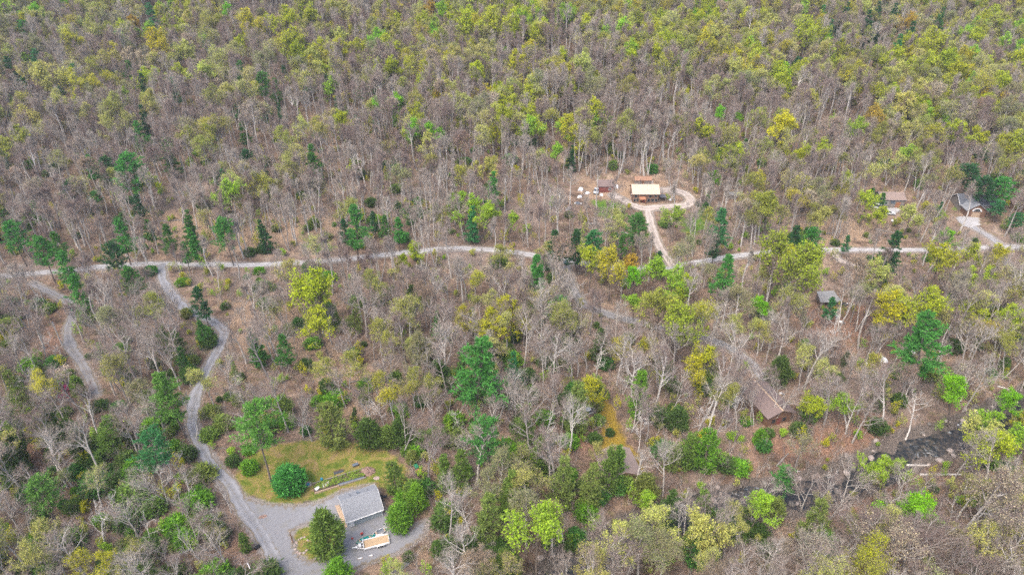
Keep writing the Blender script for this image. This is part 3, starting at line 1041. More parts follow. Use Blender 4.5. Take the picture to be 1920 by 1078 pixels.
def add_tree(kind, x, y, s, tint, ti=None, w=1.0, hero=None, rz=None, lean=(0, 0), z=None):
    t = Tree()
    t.kind, t.x, t.y = kind, x, y
    t.z = float(height(x, y)) if z is None else z
    t.ti = rnd.randrange(len(T[kind])) if ti is None else ti
    t.s, t.w, t.rz = s, w, rnd.uniform(0, 6.283) if rz is None else rz
    t.tn = tint
    c = TINT.get(tint, (0.3, 0.25, 0.2))
    k = rnd.uniform(0.85, 1.15) if hero is None else rnd.uniform(0.95, 1.05)
    t.tint = tuple(min(0.9, v * k * rnd.uniform(0.94, 1.06)) for v in c)
    t.hero = hero
    H = T[kind][t.ti].top * s
    q = np.array([[x, y, t.z + H * 0.7], [x, y, t.z], [x, y, t.z + H]])
    u, v = project(q)
    t.px, t.py = float(u[0]), float(v[0])
    t.ppx = float(abs(v[1] - v[2]) + math.hypot(u[1] - u[2], 0))
    t.lean = lean
    TREES.append(t)
    return t


# Landmark trees read off the photograph: kind, template, crown centre px, crown top px (y), crown width px, tint, name for the label
HERO = [
    # pines with their own outline
    ("pine", 0, 883, 700, 640, 92, "pine"), ("pine", 1, 915, 825, 780, 66, "pine"), ("pine", 5, 470, 800, 760, 88, "limepine"), ("pine", 5, 280, 846, 812, 66, "bluepine"),
    ("pine", 0, 303, 720, 688, 62, "limepine"), ("pine", 1, 62, 915, 893, 56, "limepine"), ("pine", 0, 1768, 640, 592, 86, "pine"), ("pine", 4, 1006, 512, 478, 40, "pine"),
    ("pine", 2, 1040, 460, 432, 38, "darkpine"), ("pine", 2, 1084, 455, 430, 38, "darkpine"), ("pine", 1, 1114, 452, 430, 38, "bluepine"), ("pine", 1, 1198, 412, 396, 44, "midpine"),
    ("pine", 2, 1358, 418, 388, 40, "bluepine"), ("pine", 2, 1368, 505, 478, 46, "pine"), ("pine", 3, 885, 412, 388, 26, "bluepine"), ("pine", 2, 657, 412, 383, 48, "pine"),
    ("pine", 2, 743, 424, 406, 28, "pine"), ("pine", 1, 415, 432, 406, 42, "pine"), ("pine", 3, 411, 373, 356, 22, "darkpine"), ("pine", 3, 491, 440, 410, 24, "darkpine"),
    ("pine", 1, 234, 308, 284, 56, "pine"), ("pine", 3, 311, 285, 262, 26, "midpine"), ("pine", 3, 920, 346, 322, 30, "pine"), ("pine", 4, 577, 290, 268, 32, "midpine"),
    ("pine", 2, 630, 194, 180, 26, "darkpine"), ("pine", 3, 1073, 290, 273, 18, "darkpine"), ("pine", 2, 1495, 436, 420, 34, "darkpine"), ("pine", 1, 1527, 442, 424, 32, "pine"),
    ("pine", 1, 1826, 335, 305, 66, "darkpine", .85), ("pine", 1, 1852, 350, 328, 44, "darkpine", .85), ("pine", 1, 1885, 352, 330, 44, "pine", .85), ("pine", 1, 1880, 395, 375, 40, "bluepine", .5), ("pine", 1, 1912, 412, 398, 40, "bluepine", .5),
    ("pine", 2, 138, 533, 513, 40, "pine"), ("pine", 2, 116, 490, 468, 36, "pine"), ("pine", 1, 66, 462, 440, 42, "pine"), ("pine", 1, 12, 432, 412, 40, "pine"), ("pine", 2, 95, 455, 435, 30, "midpine"),
    ("pine", 2, 215, 425, 408, 38, "pine"), ("pine", 2, 450, 128, 112, 26, "midpine"), ("pine", 1, 488, 148, 132, 30, "midpine"), ("pine", 2, 512, 160, 146, 24, "midpine"), ("pine", 2, 531, 135, 122, 20, "darkpine"),
    ("pine", 3, 966, 690, 662, 32, "bluepine"), ("pine", 3, 820, 608, 585, 22, "pine"), ("pine", 3, 470, 640, 612, 32, "midpine"), ("pine", 2, 526, 645, 628, 36, "midpine"), ("pine", 2, 1560, 570, 556, 26, "bluepine"),
    ("pine", 1, 1482, 888, 874, 40, "pine"), ("pine", 3, 268, 210, 195, 24, "darkpine"), ("pine", 2, 1345, 455, 440, 26, "darkpine"), ("pine", 2, 340, 470, 452, 24, "pine"),
    ("pine", 2, 1240, 490, 470, 24, "darkpine"), ("pine", 2, 1690, 448, 432, 44, "darkpine"), ("pine", 2, 1640, 372, 352, 22, "midpine", .4), ("pine", 2, 1658, 380, 362, 20, "midpine", .4), ("pine", 2, 1655, 600, 588, 22, "bluepine"),
    ("pine", 2, 370, 555, 535, 36, "darkpine"), ("pine", 2, 338, 660, 648, 26, "midpine"), ("pine", 2, 370, 618, 600, 24, "midpine"), ("pine", 1, 1500, 118, 105, 24, "darkpine"),
    ("pine", 3, 1590, 18, 4, 22, "darkpine"), ("pine", 3, 1588, 28, 14, 20, "darkpine"), ("pine", 3, 1638, 30, 18, 26, "darkpine"), ("pine", 3, 1648, 52, 40, 20, "darkpine"), ("pine", 3, 1682, 16, 4, 24, "darkpine"),
    ("pine", 3, 1718, 52, 40, 26, "darkpine"), ("pine", 3, 1694, 76, 64, 26, "bluepine"), ("pine", 3, 1750, 45, 30, 18, "darkpine"), ("pine", 3, 1772, 28, 14, 20, "midpine"), ("pine", 3, 1543, 20, 8, 20, "bluepine"),
    ("pine", 3, 1558, 48, 36, 18, "bluepine"), ("pine", 3, 1655, 15, 2, 20, "darkpine"),
    ("pine", 2, 275, 18, 4, 28, "bluepine"), ("pine", 2, 65, 105, 90, 30, "bluepine"), ("pine", 2, 12, 118, 104, 30, "darkpine"), ("pine", 2, 132, 130, 118, 28, "bluepine"), ("pine", 2, 320, 158, 145, 26, "bluepine"),
    ("pine", 2, 265, 150, 136, 24, "darkpine"), ("pine", 2, 590, 232, 220, 20, "midpine"), ("pine", 2, 452, 240, 226, 24, "midpine"), ("pine", 2, 395, 240, 226, 20, "midpine"), ("pine", 2, 250, 240, 226, 28, "pine"),
    ("pine", 2, 280, 270, 255, 26, "midpine"), ("pine", 2, 160, 305, 290, 26, "pine"), ("pine", 2, 610, 150, 138, 20, "darkpine"), ("pine", 2, 1590, 450, 440, 18, "bluepine"),
    ("pine", 2, 640, 425, 410, 26, "darkpine"), ("pine", 2, 700, 412, 396, 22, "darkpine"), ("pine", 2, 765, 400, 384, 22, "midpine"), ("pine", 2, 785, 385, 368, 22, "midpine"), ("pine", 2, 720, 420, 404, 24, "midpine"),
    ("pine", 2, 1170, 455, 440, 24, "midpine"), ("pine", 3, 345, 410, 395, 26, "midpine"), ("pine", 3, 355, 440, 424, 24, "pine"), ("pine", 2, 275, 425, 410, 24, "midpine"), ("pine", 2, 310, 435, 420, 30, "midpine"),
    # cedars and yard bushes
    ("roundbush", 0, 535, 905, 872, 58, "pine"), ("bush", 2, 463, 878, 861, 32, "brightcedar"), ("bush", 2, 433, 868, 852, 26, "darkcedar"), ("cedar", 0, 601, 1005, 953, 66, "cedar"), ("cedar", 1, 628, 1068, 1048, 52, "brightcedar"),
    ("cedar", 1, 746, 978, 942, 48, "brightcedar"), ("cedar", 0, 778, 945, 905, 36, "brightcedar"), ("cedar", 1, 772, 925, 898, 40, "cedar"), ("cedar", 3, 735, 888, 862, 40, "cedar"), ("cedar", 3, 612, 790, 750, 60, "olivecedar"),
    ("cedar", 1, 685, 802, 782, 50, "darkcedar"), ("cedar", 1, 748, 810, 782, 46, "darkcedar"), ("cedar", 1, 725, 815, 796, 36, "cedar"), ("cedar", 1, 795, 655, 635, 34, "darkcedar"), ("cedar", 1, 820, 690, 672, 46, "darkcedar"),
    ("cedar", 2, 1012, 850, 820, 40, "cedar"), ("cedar", 1, 1470, 690, 665, 46, "darkcedar"), ("cedar", 2, 1085, 750, 715, 48, "olivecedar"), ("cedar", 2, 1125, 735, 712, 26, "olivecedar"),
    ("cedar", 2, 1150, 885, 840, 40, "cedar"), ("cedar", 2, 1165, 860, 835, 36, "cedar"), ("cedar", 4, 1060, 905, 862, 56, "olivecedar"), ("cedar", 4, 1105, 915, 868, 52, "olivecedar"), ("cedar", 4, 905, 975, 920, 60, "olivecedar"), ("cedar", 4, 950, 920, 880, 56, "cedar"),
    ("cedar", 4, 855, 880, 840, 46, "cedar"), ("cedar", 2, 830, 890, 850, 34, "cedar"), ("cedar", 4, 985, 790, 760, 44, "cedar"), ("cedar", 4, 1255, 960, 920, 50, "darkcedar"), ("cedar", 3, 1335, 830, 800, 50, "brightcedar"),
    ("cedar", 3, 1300, 835, 812, 40, "cedar"), ("cedar", 2, 1205, 715, 690, 40, "brightcedar"), ("cedar", 4, 1320, 945, 910, 50, "cedar"), ("cedar", 4, 1540, 975, 925, 60, "olivecedar"), ("cedar", 1, 1550, 1010, 990, 50, "brightcedar"),
    ("cedar", 1, 1530, 760, 740, 40, "cedar"), ("cedar", 1, 1430, 815, 803, 26, "brightcedar"), ("cedar", 1, 1275, 780, 760, 40, "darkcedar"),
    # leafing broadleaf trees
    ("leafy", 0, 575, 528, 500, 88, "lime"), ("leafy", 2, 596, 595, 563, 70, "lime"), ("leafy", 1, 768, 470, 453, 44, "lime"), ("leafy", 3, 865, 395, 358, 80, "spring"), ("leafy", 1, 905, 400, 372, 56, "spring"),
    ("leafy", 1, 952, 412, 394, 40, "spring"), ("leafy", 1, 1200, 530, 500, 52, "green"), ("leafy", 0, 1292, 538, 515, 46, "lime"), ("leafy", 2, 1245, 560, 535, 80, "olive"), ("leafy", 2, 1270, 590, 560, 90, "mossleaf"),
    ("leafy", 0, 1472, 470, 432, 84, "mossleaf"), ("leafy", 0, 1530, 492, 455, 80, "mossleaf"), ("leafy", 2, 1682, 572, 535, 76, "gold"), ("leafy", 0, 1748, 572, 538, 76, "lime"), ("leafy", 1, 1430, 578, 546, 54, "green"),
    ("leafy", 0, 1716, 404, 384, 46, "pale", .62), ("leafy", 1, 1775, 450, 428, 46, "green"), ("leafy", 0, 1775, 475, 450, 60, "lime"), ("leafy", 0, 1882, 472, 458, 44, "gold"), ("leafy", 0, 1835, 470, 455, 40, "lime"),
    ("leafy", 1, 1008, 288, 276, 34, "spring"), ("leafy", 1, 1036, 280, 264, 40, "spring"), ("leafy", 2, 1100, 722, 702, 56, "gold"), ("leafy", 0, 1310, 690, 668, 50, "gold"), ("leafy", 0, 1325, 660, 645, 50, "gold"),
    ("leafy", 1, 1822, 735, 702, 78, "green"), ("leafy", 1, 1890, 750, 728, 60, "green"), ("leafy", 3, 1885, 830, 780, 100, "spring"), ("leafy", 3, 1662, 890, 848, 88, "spring"), ("leafy", 1, 1722, 930, 902, 104, "green"),
    ("leafy", 1, 1420, 965, 925, 74, "spring"), ("leafy", 0, 1010, 1000, 948, 104, "spring"), ("leafy", 1, 1205, 945, 920, 52, "spring"), ("leafy", 0, 1330, 1000, 960, 80, "pale"), ("leafy", 1, 760, 500, 470, 26, "lime"),
    ("leafy", 1, 1195, 560, 545, 40, "spring"), ("leafy", 1, 1350, 335, 315, 36, "green"), ("leafy", 1, 1388, 222, 205, 26, "green"), ("leafy", 0, 1530, 750, 740, 50, "lime"), ("leafy", 1, 1590, 770, 742, 56, "spring"),
    ("leafy", 0, 1110, 475, 455, 54, "lime"), ("leafy", 0, 1150, 480, 462, 60, "gold"), ("leafy", 2, 1190, 485, 470, 46, "orange"), ("leafy", 1, 1560, 230, 212, 34, "spring"), ("leafy", 2, 1645, 205, 190, 46, "orange"),
    ("leafy", 2, 1900, 200, 186, 40, "orange"), ("leafy", 0, 1290, 180, 165, 34, "gold"), ("leafy", 0, 1070, 230, 212, 44, "gold"), ("leafy", 0, 945, 215, 195, 46, "lime"), ("leafy", 0, 1375, 245, 230, 30, "gold"),
    ("leafy", 0, 790, 145, 132, 38, "lime"), ("leafy", 0, 880, 35, 18, 50, "lime"), ("leafy", 0, 930, 25, 8, 56, "lime"), ("leafy", 0, 895, 40, 24, 40, "gold"), ("leafy", 1, 62, 10, 0, 44, "green"), ("leafy", 1, 122, 4, -6, 30, "green"),
    ("leafy", 1, 415, 15, 2, 34, "green"), ("leafy", 0, 290, 68, 48, 50, "gold"), ("leafy", 0, 335, 130, 116, 32, "lime"), ("leafy", 0, 340, 82, 70, 44, "pale"), ("leafy", 0, 790, 35, 18, 36, "lime"),
    ("leafy", 0, 530, 22, 8, 50, "lime"), ("leafy", 0, 465, 25, 12, 50, "gold"), ("leafy", 0, 540, 60, 46, 60, "lime"), ("leafy", 0, 1240, 30, 14, 30, "lime"), ("leafy", 0, 1520, 38, 26, 50, "lime"), ("leafy", 0, 1760, 60, 48, 60, "lime"),
    ("leafy", 0, 1060, 128, 112, 40, "gold"), ("leafy", 1, 1345, 215, 195, 32, "green"), ("leafy", 1, 50, 110, 96, 36, "spring"), ("leafy", 0, 75, 125, 110, 56, "pale"), ("leafy", 1, 275, 335, 318, 46, "lime"), ("leafy", 0, 22, 248, 234, 50, "olive"),
    # budding trees with a colour of their own
    ("bud", 0, 380, 720, 690, 60, "pale"), ("bud", 3, 1395, 630, 590, 80, "pale"), ("bud", 0, 1330, 585, 555, 70, "gold"), ("bud", 0, 890, 525, 500, 50, "gold"), ("bud", 0, 905, 245, 236, 50, "pale"), ("bud", 2, 160, 915, 880, 60, "pale"),
    ("bud", 3, 180, 1050, 1022, 110, "gold"), ("bud", 3, 1130, 845, 830, 60, "pale"), ("bud", 0, 240, 1040, 1010, 60, "olive"), ("bud", 2, 770, 170, 152, 36, "cream"), ("bud", 0, 730, 740, 715, 60, "gold"), ("bud", 3, 1395, 1000, 960, 90, "pale"),
    ("bud", 2, 1690, 1030, 960, 130, "cream"), ("bud", 2, 1860, 980, 880, 150, "cream"), ("bud", 2, 1530, 1040, 1020, 110, "cream"), ("bud", 2, 1480, 1050, 1020, 60, "cream"),
    # conspicuous pale snags
    ("snag", 0, 1735, 775, 735, 66, "greybud"), ("snag", 1, 1095, 560, 535, 42, "greybud"), ("snag", 2, 1180, 575, 560, 34, "greybud"), ("snag", 0, 330, 890, 845, 46, "greybud"), ("snag", 1, 155, 985, 940, 70, "greybud"),
    ("snag", 2, 320, 940, 915, 60, "greybud"), ("snag", 3, 415, 940, 905, 50, "greybud"), ("snag", 0, 205, 960, 920, 60, "greybud"), ("snag", 1, 260, 990, 965, 50, "greybud"), ("snag", 2, 860, 790, 765, 40, "greybud"),
    ("snag", 0, 960, 770, 745, 44, "greybud"), ("snag", 3, 1460, 915, 890, 44, "greybud"), ("snag", 1, 1810, 950, 920, 50, "greybud"), ("snag", 1, 1590, 590, 572, 60, "greybud"), ("snag", 2, 1570, 910, 880, 50, "greybud"),
    ("snag", 0, 340, 790, 740, 60, "greybud"), ("snag", 2, 90, 645, 620, 50, "greybud"), ("snag", 3, 110, 330, 318, 40, "greybud"), ("snag", 3, 1865, 770, 745, 44, "greybud"), ("snag", 2, 1605, 345, 330, 30, "greybud"), ("snag", 0, 510, 300, 285, 30, "greybud"),
    ("snag", 1, 1320, 770, 735, 60, "greybud"), ("snag", 2, 1205, 810, 780, 56, "greybud"), ("snag", 1, 350, 1000, 975, 70, "greybud"), ("snag", 0, 715, 770, 745, 50, "greybud"), ("snag", 1, 1030, 760, 735, 50, "greybud"),
    ("snag", 3, 1700, 640, 620, 44, "greybud"), ("snag", 2, 1830, 345, 330, 34, "greybud"), ("snag", 0, 715, 590, 560, 34, "greybud"), ("snag", 1, 640, 650, 625, 34, "greybud"),
    # flowering shrubs
    ("brushleaf", 1, 102, 740, 722, 44, "magenta"), ("brushleaf", 1, 106, 690, 680, 34, "white"), ("brushleaf", 1, 455, 715, 705, 26, "pinkbud"),
]
KIND_H = {"pine": 15.0, "cedar": 8.5, "roundbush": 6.2, "bush": 2.3, "leafy": 16.0, "bud": 17.0, "snag": 15.5, "brushleaf": 3.5}


def place_heroes():
    """stand each on the ground so that its crown meets the picture: the crown's width gives the size, its top gives the foot"""
    top = np.array([T[h[0]][h[1]].top for h in HERO]); rad = np.array([T[h[0]][h[1]].rad for h in HERO])
    d = np.array([ray(h[2], h[4]) for h in HERO]); wpx = np.array([h[5] for h in HERO], float)
    fix = np.array([h[7] if len(h) > 7 else 0.0 for h in HERO])
    s = np.ones(len(HERO))
    for _ in range(6):
        lo, hi = np.full(len(s), 30.0), np.full(len(s), 900.0)
        for _k in range(34):
            m = 0.5 * (lo + hi)
            q = np.array([0, 0, CAM_H]) + d * m[:, None]
            under = q[:, 2] - top * s < height(q[:, 0], q[:, 1])
            hi = np.where(under, m, hi); lo = np.where(under, lo, m)
        q = np.array([0, 0, CAM_H]) + d * hi[:, None]
        z = q[:, 1] * CP - (q[:, 2] - CAM_H) * SP
        want = wpx * z / FPX / 2 / rad
        s = np.where(fix > 0, fix, s * 0.3 + 0.7 * np.clip(want, 0.45, 1.35))
    w = np.clip(want / s, 0.6, 1.5)
    for i, h in enumerate(HERO):
        add_tree(h[0], float(q[i, 0]), float(q[i, 1]), float(s[i]), h[6], h[1], w=float(w[i]), hero=True)


place_heroes()

# ------------------------------------------------------------------ what the trees keep clear of
RW, RH = 240, 160            # coarse map of the picture, 8 px cells from y = 0 to 1280
ru, rv = np.meshgrid(np.arange(RW) * 8 + 4.0, np.arange(RH) * 8 + 4.0)
KEEP = np.zeros((RH, RW))
KEEP_TREE = np.zeros((RH, RW))


def keep_line(px, half, p):
    global KEEP
    KEEP = np.maximum(KEEP, p * (dist_poly(ru, rv, px) < half))


def keep_poly(px, p, grow_=4):
    global KEEP
    KEEP = np.maximum(KEEP, p * (sdist(ru, rv, px) < grow_))


keep_line(ROAD_PX, 8, 0.80); keep_line(DRIVE_PX, 13, 0.8); keep_line(LANE_PX, 14, 0.75); keep_line(BRANCH_PX[3:9], 9, 0.6); keep_line(CABIN_DRIVE_PX, 11, 0.8)
keep_poly(YARD_PX, 1.0, 6); keep_poly(MEADOW_PX, 0.97, 0)
keep_poly([(1110, 335), (1245, 335), (1245, 392), (1110, 392)], 0.85); keep_poly([(1075, 350), (1300, 350), (1300, 395), (1075, 395)], 0.6)
for q in LAWNS_PX[:3]:
    keep_poly(q, 0.5, 0)
keep_poly([(1400, 700), (1440, 700), (1475, 760), (1475, 815), (1420, 812), (1400, 750)], 0.3)
keep_poly([(1110, 835), (1165, 830), (1165, 895), (1120, 880)], 0.85)
keep_poly([(1790, 375), (1880, 375), (1880, 432), (1790, 432)], 0.9)
keep_poly([(1628, 355), (1700, 355), (1700, 412), (1628, 412)], 0.96)
keep_poly([(1525, 548), (1580, 548), (1580, 575), (1525, 575)], 0.75)
keep_poly([(1690, 775), (1840, 770), (1825, 865), (1690, 865)], 0.93)
keep_poly([(1420, 800), (1660, 780), (1640, 860), (1430, 880)], 0.7)
keep_poly([(1370, 900), (1420, 895), (1420, 935), (1370, 940)], 0.6)
keep_poly([(1100, 725), (1140, 715), (1215, 850), (1210, 900), (1120, 850)], 0.7)
keep_poly([(590, 690), (850, 690), (800, 770), (600, 800)], 0.6); keep_poly([(440, 570), (560, 570), (600, 690), (460, 680)], 0.5); keep_poly([(280, 400), (620, 400), (620, 470), (280, 475)], 0.45)
keep_poly([(85, 590), (125, 590), (125, 660), (85, 660)], 0.8)
keep_poly([(440, 990), (480, 980), (520, 1078), (440, 1078)], 0.8)
for h_ in HERO:                     # the landmark trees stay visible
    cx, cy, ty, wp = h_[2:6]
    p = {"pine": 0.8, "leafy": 0.72, "snag": 0.5, "bud": 0.35}.get(h_[0], 0.8)
    KEEP_TREE = np.maximum(KEEP_TREE, p * ((np.abs(ru - cx) < wp * .40) & (rv > ty + 2) & (rv < 2 * cy - ty)))

# share of kinds over the picture (by the tree's foot): x, y, bare, bud, leafy, pine, cedar, snag, density, size
MIX = np.array([
    (100, 20, 0.308, 0.462, 0.19, 0.0402, 0, 0, 1.1, 1), (350, 20, 0.284, 0.412, 0.265, 0.0393, 0, 0, 1.1, 1), (600, 20, 0.257, 0.341, 0.383, 0.0189, 0, 0, 1.1, 1), (960, 20, 0.271, 0.31, 0.419, 0, 0, 0, 1.1, 1),
    (1400, 20, 0.31, 0.307, 0.363, 0.0192, 0, 0, 1.1, 1), (1650, 20, 0.319, 0.336, 0.267, 0.079, 0, 0, 1.1, 1), (1880, 20, 0.357, 0.38, 0.243, 0.02, 0, 0, 1.1, 1),
    (60, 150, 0.343, 0.403, 0.204, 0.0504, 0, 0, 0.861, 1), (300, 150, 0.427, 0.418, 0.113, 0.0418, 0, 0, 0.861, 1), (480, 170, 0.615, 0.274, 0.0444, 0.0658, 0, 0, 0.738, 1), (650, 150, 0.631, 0.284, 0.0737, 0.0109, 0, 0, 0.902, 1), (960, 150, 0.347, 0.311, 0.341, 0, 0, 0, 0.902, 1),
    (1300, 150, 0.289, 0.302, 0.408, 0, 0, 0, 0.902, 1), (1500, 150, 0.347, 0.311, 0.341, 0, 0, 0, 0.902, 1), (1750, 150, 0.31, 0.307, 0.363, 0.0192, 0, 0, 0.902, 1),
    (60, 270, 0.55, 0.22, 0.07, 0.14, 0, 0.02, 0.82, 1), (300, 270, 0.64, 0.2, 0.02, 0.1, 0, 0.04, 0.779, 1), (600, 270, 0.78, 0.16, 0.02, 0.02, 0, 0.02, 0.779, 1), (900, 270, 0.7, 0.22, 0.06, 0, 0, 0.02, 0.82, 1),
    (1200, 270, 0.64, 0.22, 0.12, 0, 0, 0.02, 0.779, 1), (1500, 270, 0.66, 0.2, 0.1, 0, 0, 0.04, 0.738, 1), (1800, 270, 0.56, 0.26, 0.12, 0.03, 0, 0.03, 0.779, 1),
    (60, 400, 0.78, 0.04, 0, 0.14, 0, 0.04, 0.82, 0.95), (300, 400, 0.82, 0.06, 0, 0.07, 0, 0.05, 0.656, 0.9), (600, 400, 0.82, 0.12, 0, 0.03, 0, 0.03, 0.697, 0.9), (900, 400, 0.76, 0.2, 0.02, 0.02, 0, 0, 0.738, 0.9), (1150, 400, 0.88, 0.1, 0, 0.02, 0, 0, 0.451, 0.9),
    (1300, 400, 0.86, 0.12, 0, 0.02, 0, 0, 0.492, 0.9), (1500, 400, 0.82, 0.14, 0.02, 0.02, 0, 0, 0.656, 0.9), (1750, 400, 0.55, 0.3, 0.13, 0.02, 0, 0, 0.615, 0.9),
    (60, 560, 0.9, 0.04, 0, 0.02, 0, 0.04, 0.95, 0.85), (300, 560, 0.84, 0.06, 0, 0.04, 0, 0.06, 0.6, 0.85), (550, 560, 0.78, 0.16, 0, 0.02, 0, 0.04, 0.7, 0.85), (800, 560, 0.72, 0.22, 0, 0.02, 0, 0.04, 0.95, 0.85), (1000, 560, 0.78, 0.16, 0, 0.02, 0, 0.04, 0.95, 0.85),
    (1300, 560, 0.42, 0.46, 0.1, 0.02, 0, 0, 0.9, 0.85), (1600, 560, 0.55, 0.38, 0.07, 0, 0, 0, 0.75, 0.85), (1850, 560, 0.72, 0.24, 0.02, 0, 0, 0.02, 0.9, 0.85),
    (60, 720, 0.72, 0.06, 0, 0.02, 0.16, 0.04, 0.95, 0.85), (300, 720, 0.74, 0.1, 0, 0.02, 0.1, 0.04, 0.85, 0.85), (600, 720, 0.66, 0.2, 0, 0, 0.1, 0.04, 0.5, 0.8), (900, 720, 0.66, 0.14, 0, 0.02, 0.12, 0.06, 0.9, 0.85), (1200, 720, 0.66, 0.22, 0, 0, 0.08, 0.04, 0.9, 0.85),
    (1500, 720, 0.62, 0.32, 0, 0, 0.06, 0, 0.8, 0.85), (1800, 720, 0.78, 0.18, 0, 0.02, 0.02, 0, 0.8, 0.85),
    (60, 880, 0.66, 0.06, 0, 0, 0.2, 0.08, 0.9, 0.85), (300, 880, 0.6, 0.08, 0, 0, 0.22, 0.1, 0.9, 0.8), (850, 880, 0.38, 0.12, 0, 0.02, 0.42, 0.06, 1.1, 0.8), (1200, 900, 0.38, 0.26, 0.03, 0, 0.28, 0.05, 1, 0.8), (1500, 880, 0.5, 0.26, 0.02, 0, 0.18, 0.04, 0.6, 0.8), (1850, 900, 0.6, 0.28, 0.1, 0, 0.02, 0, 0.8, 0.85),
    (60, 1080, 0.58, 0.22, 0, 0, 0.14, 0.06, 0.9, 0.8), (330, 1080, 0.52, 0.1, 0, 0, 0.28, 0.1, 0.9, 0.75), (850, 1080, 0.3, 0.3, 0.05, 0, 0.32, 0.03, 1.1, 0.8), (1250, 1100, 0.42, 0.42, 0.06, 0, 0.1, 0, 1, 0.85), (1650, 1100, 0.72, 0.25, 0.03, 0, 0, 0, 1, 0.9), (1880, 1100, 0.78, 0.2, 0.02, 0, 0, 0, 1, 0.9),
])
far_ = lambda y: y > 255
KINDS = ["bare", "bud", "leafy", "pine", "cedar", "snag"]


def mix_at(px, py):
    w = 1 / ((MIX[None, :, 0] - px[:, None]) ** 2 + ((MIX[None, :, 1] - py[:, None]) * 1.5) ** 2 + 900.0) ** 1.5
    return (w @ MIX[:, 2:]) / w.sum(1)[:, None]


BUILD_CLEAR = []     # (x, y, radius) filled below for the buildings and their yards
for px_, py_, r_ in ((1208, 372, 8), (1135, 358, 6), (1672, 385, 6), (1828, 400, 9), (1442, 745, 8), (1140, 868, 6), (1550, 562, 6), (1100, 360, 9), (1650, 396, 5), (675, 960, 8)):
    q_ = ground(px_, py_)
    BUILD_CLEAR.append((q_[0], q_[1], r_))
heroXY = np.array([(t.x, t.y) for t in TREES])
LINES = ((ROAD, 3.0), (DRIVE, 2.8), (LANE, 2.6), (BRANCH, 2.6), (CABIN_DRIVE, 3), (CABIN_LOOP, 3.6), (HOUSE_DRIVE, 3.5), (EDGE_LANE, 2.5), (SPUR, 2.0), (MOSSLANE, 2.4), (CREEK, 3.6))

def free(x, y, less=0.0, yard=1.0):
    ok = np.ones(len(x), bool)
    for ln, r in LINES:
        ok &= dist_poly(x, y, ln) > r - less
    ok &= (sdist(x, y, YARD) > yard) & (sdist(x, y, MEADOW) > -1.0 + 1.5 * (less > 0))
    for bx_, by_, r in BUILD_CLEAR:
        ok &= np.hypot(x - bx_, y - by_) > r
    return ok


SP0 = 4.05
cand = []
for gy_ in np.arange(38, 500, SP0):
    half = 0.80 * math.hypot(gy_, CAM_H) + 28
    for gx_ in np.arange(-half, half, SP0):
        cand.append((gx_, gy_))
cand = np.array(cand) + rgn.uniform(-0.46, 0.46, (len(cand), 2)) * SP0
cz = height(cand[:, 0], cand[:, 1])
cu, cv_ = project(np.column_stack([cand, cz]))
okc = (cu > -190) & (cu < 2110) & (cv_ < 1330) & free(cand[:, 0], cand[:, 1])
cand, cz, cu, cv_ = cand[okc], cz[okc], cu[okc], cv_[okc]
MX = mix_at(np.clip(cu, -100, 2050), np.clip(cv_, 0, 1150))
near_hero = np.array([np.hypot(heroXY[:, 0] - x, heroXY[:, 1] - y).min() for x, y in cand])
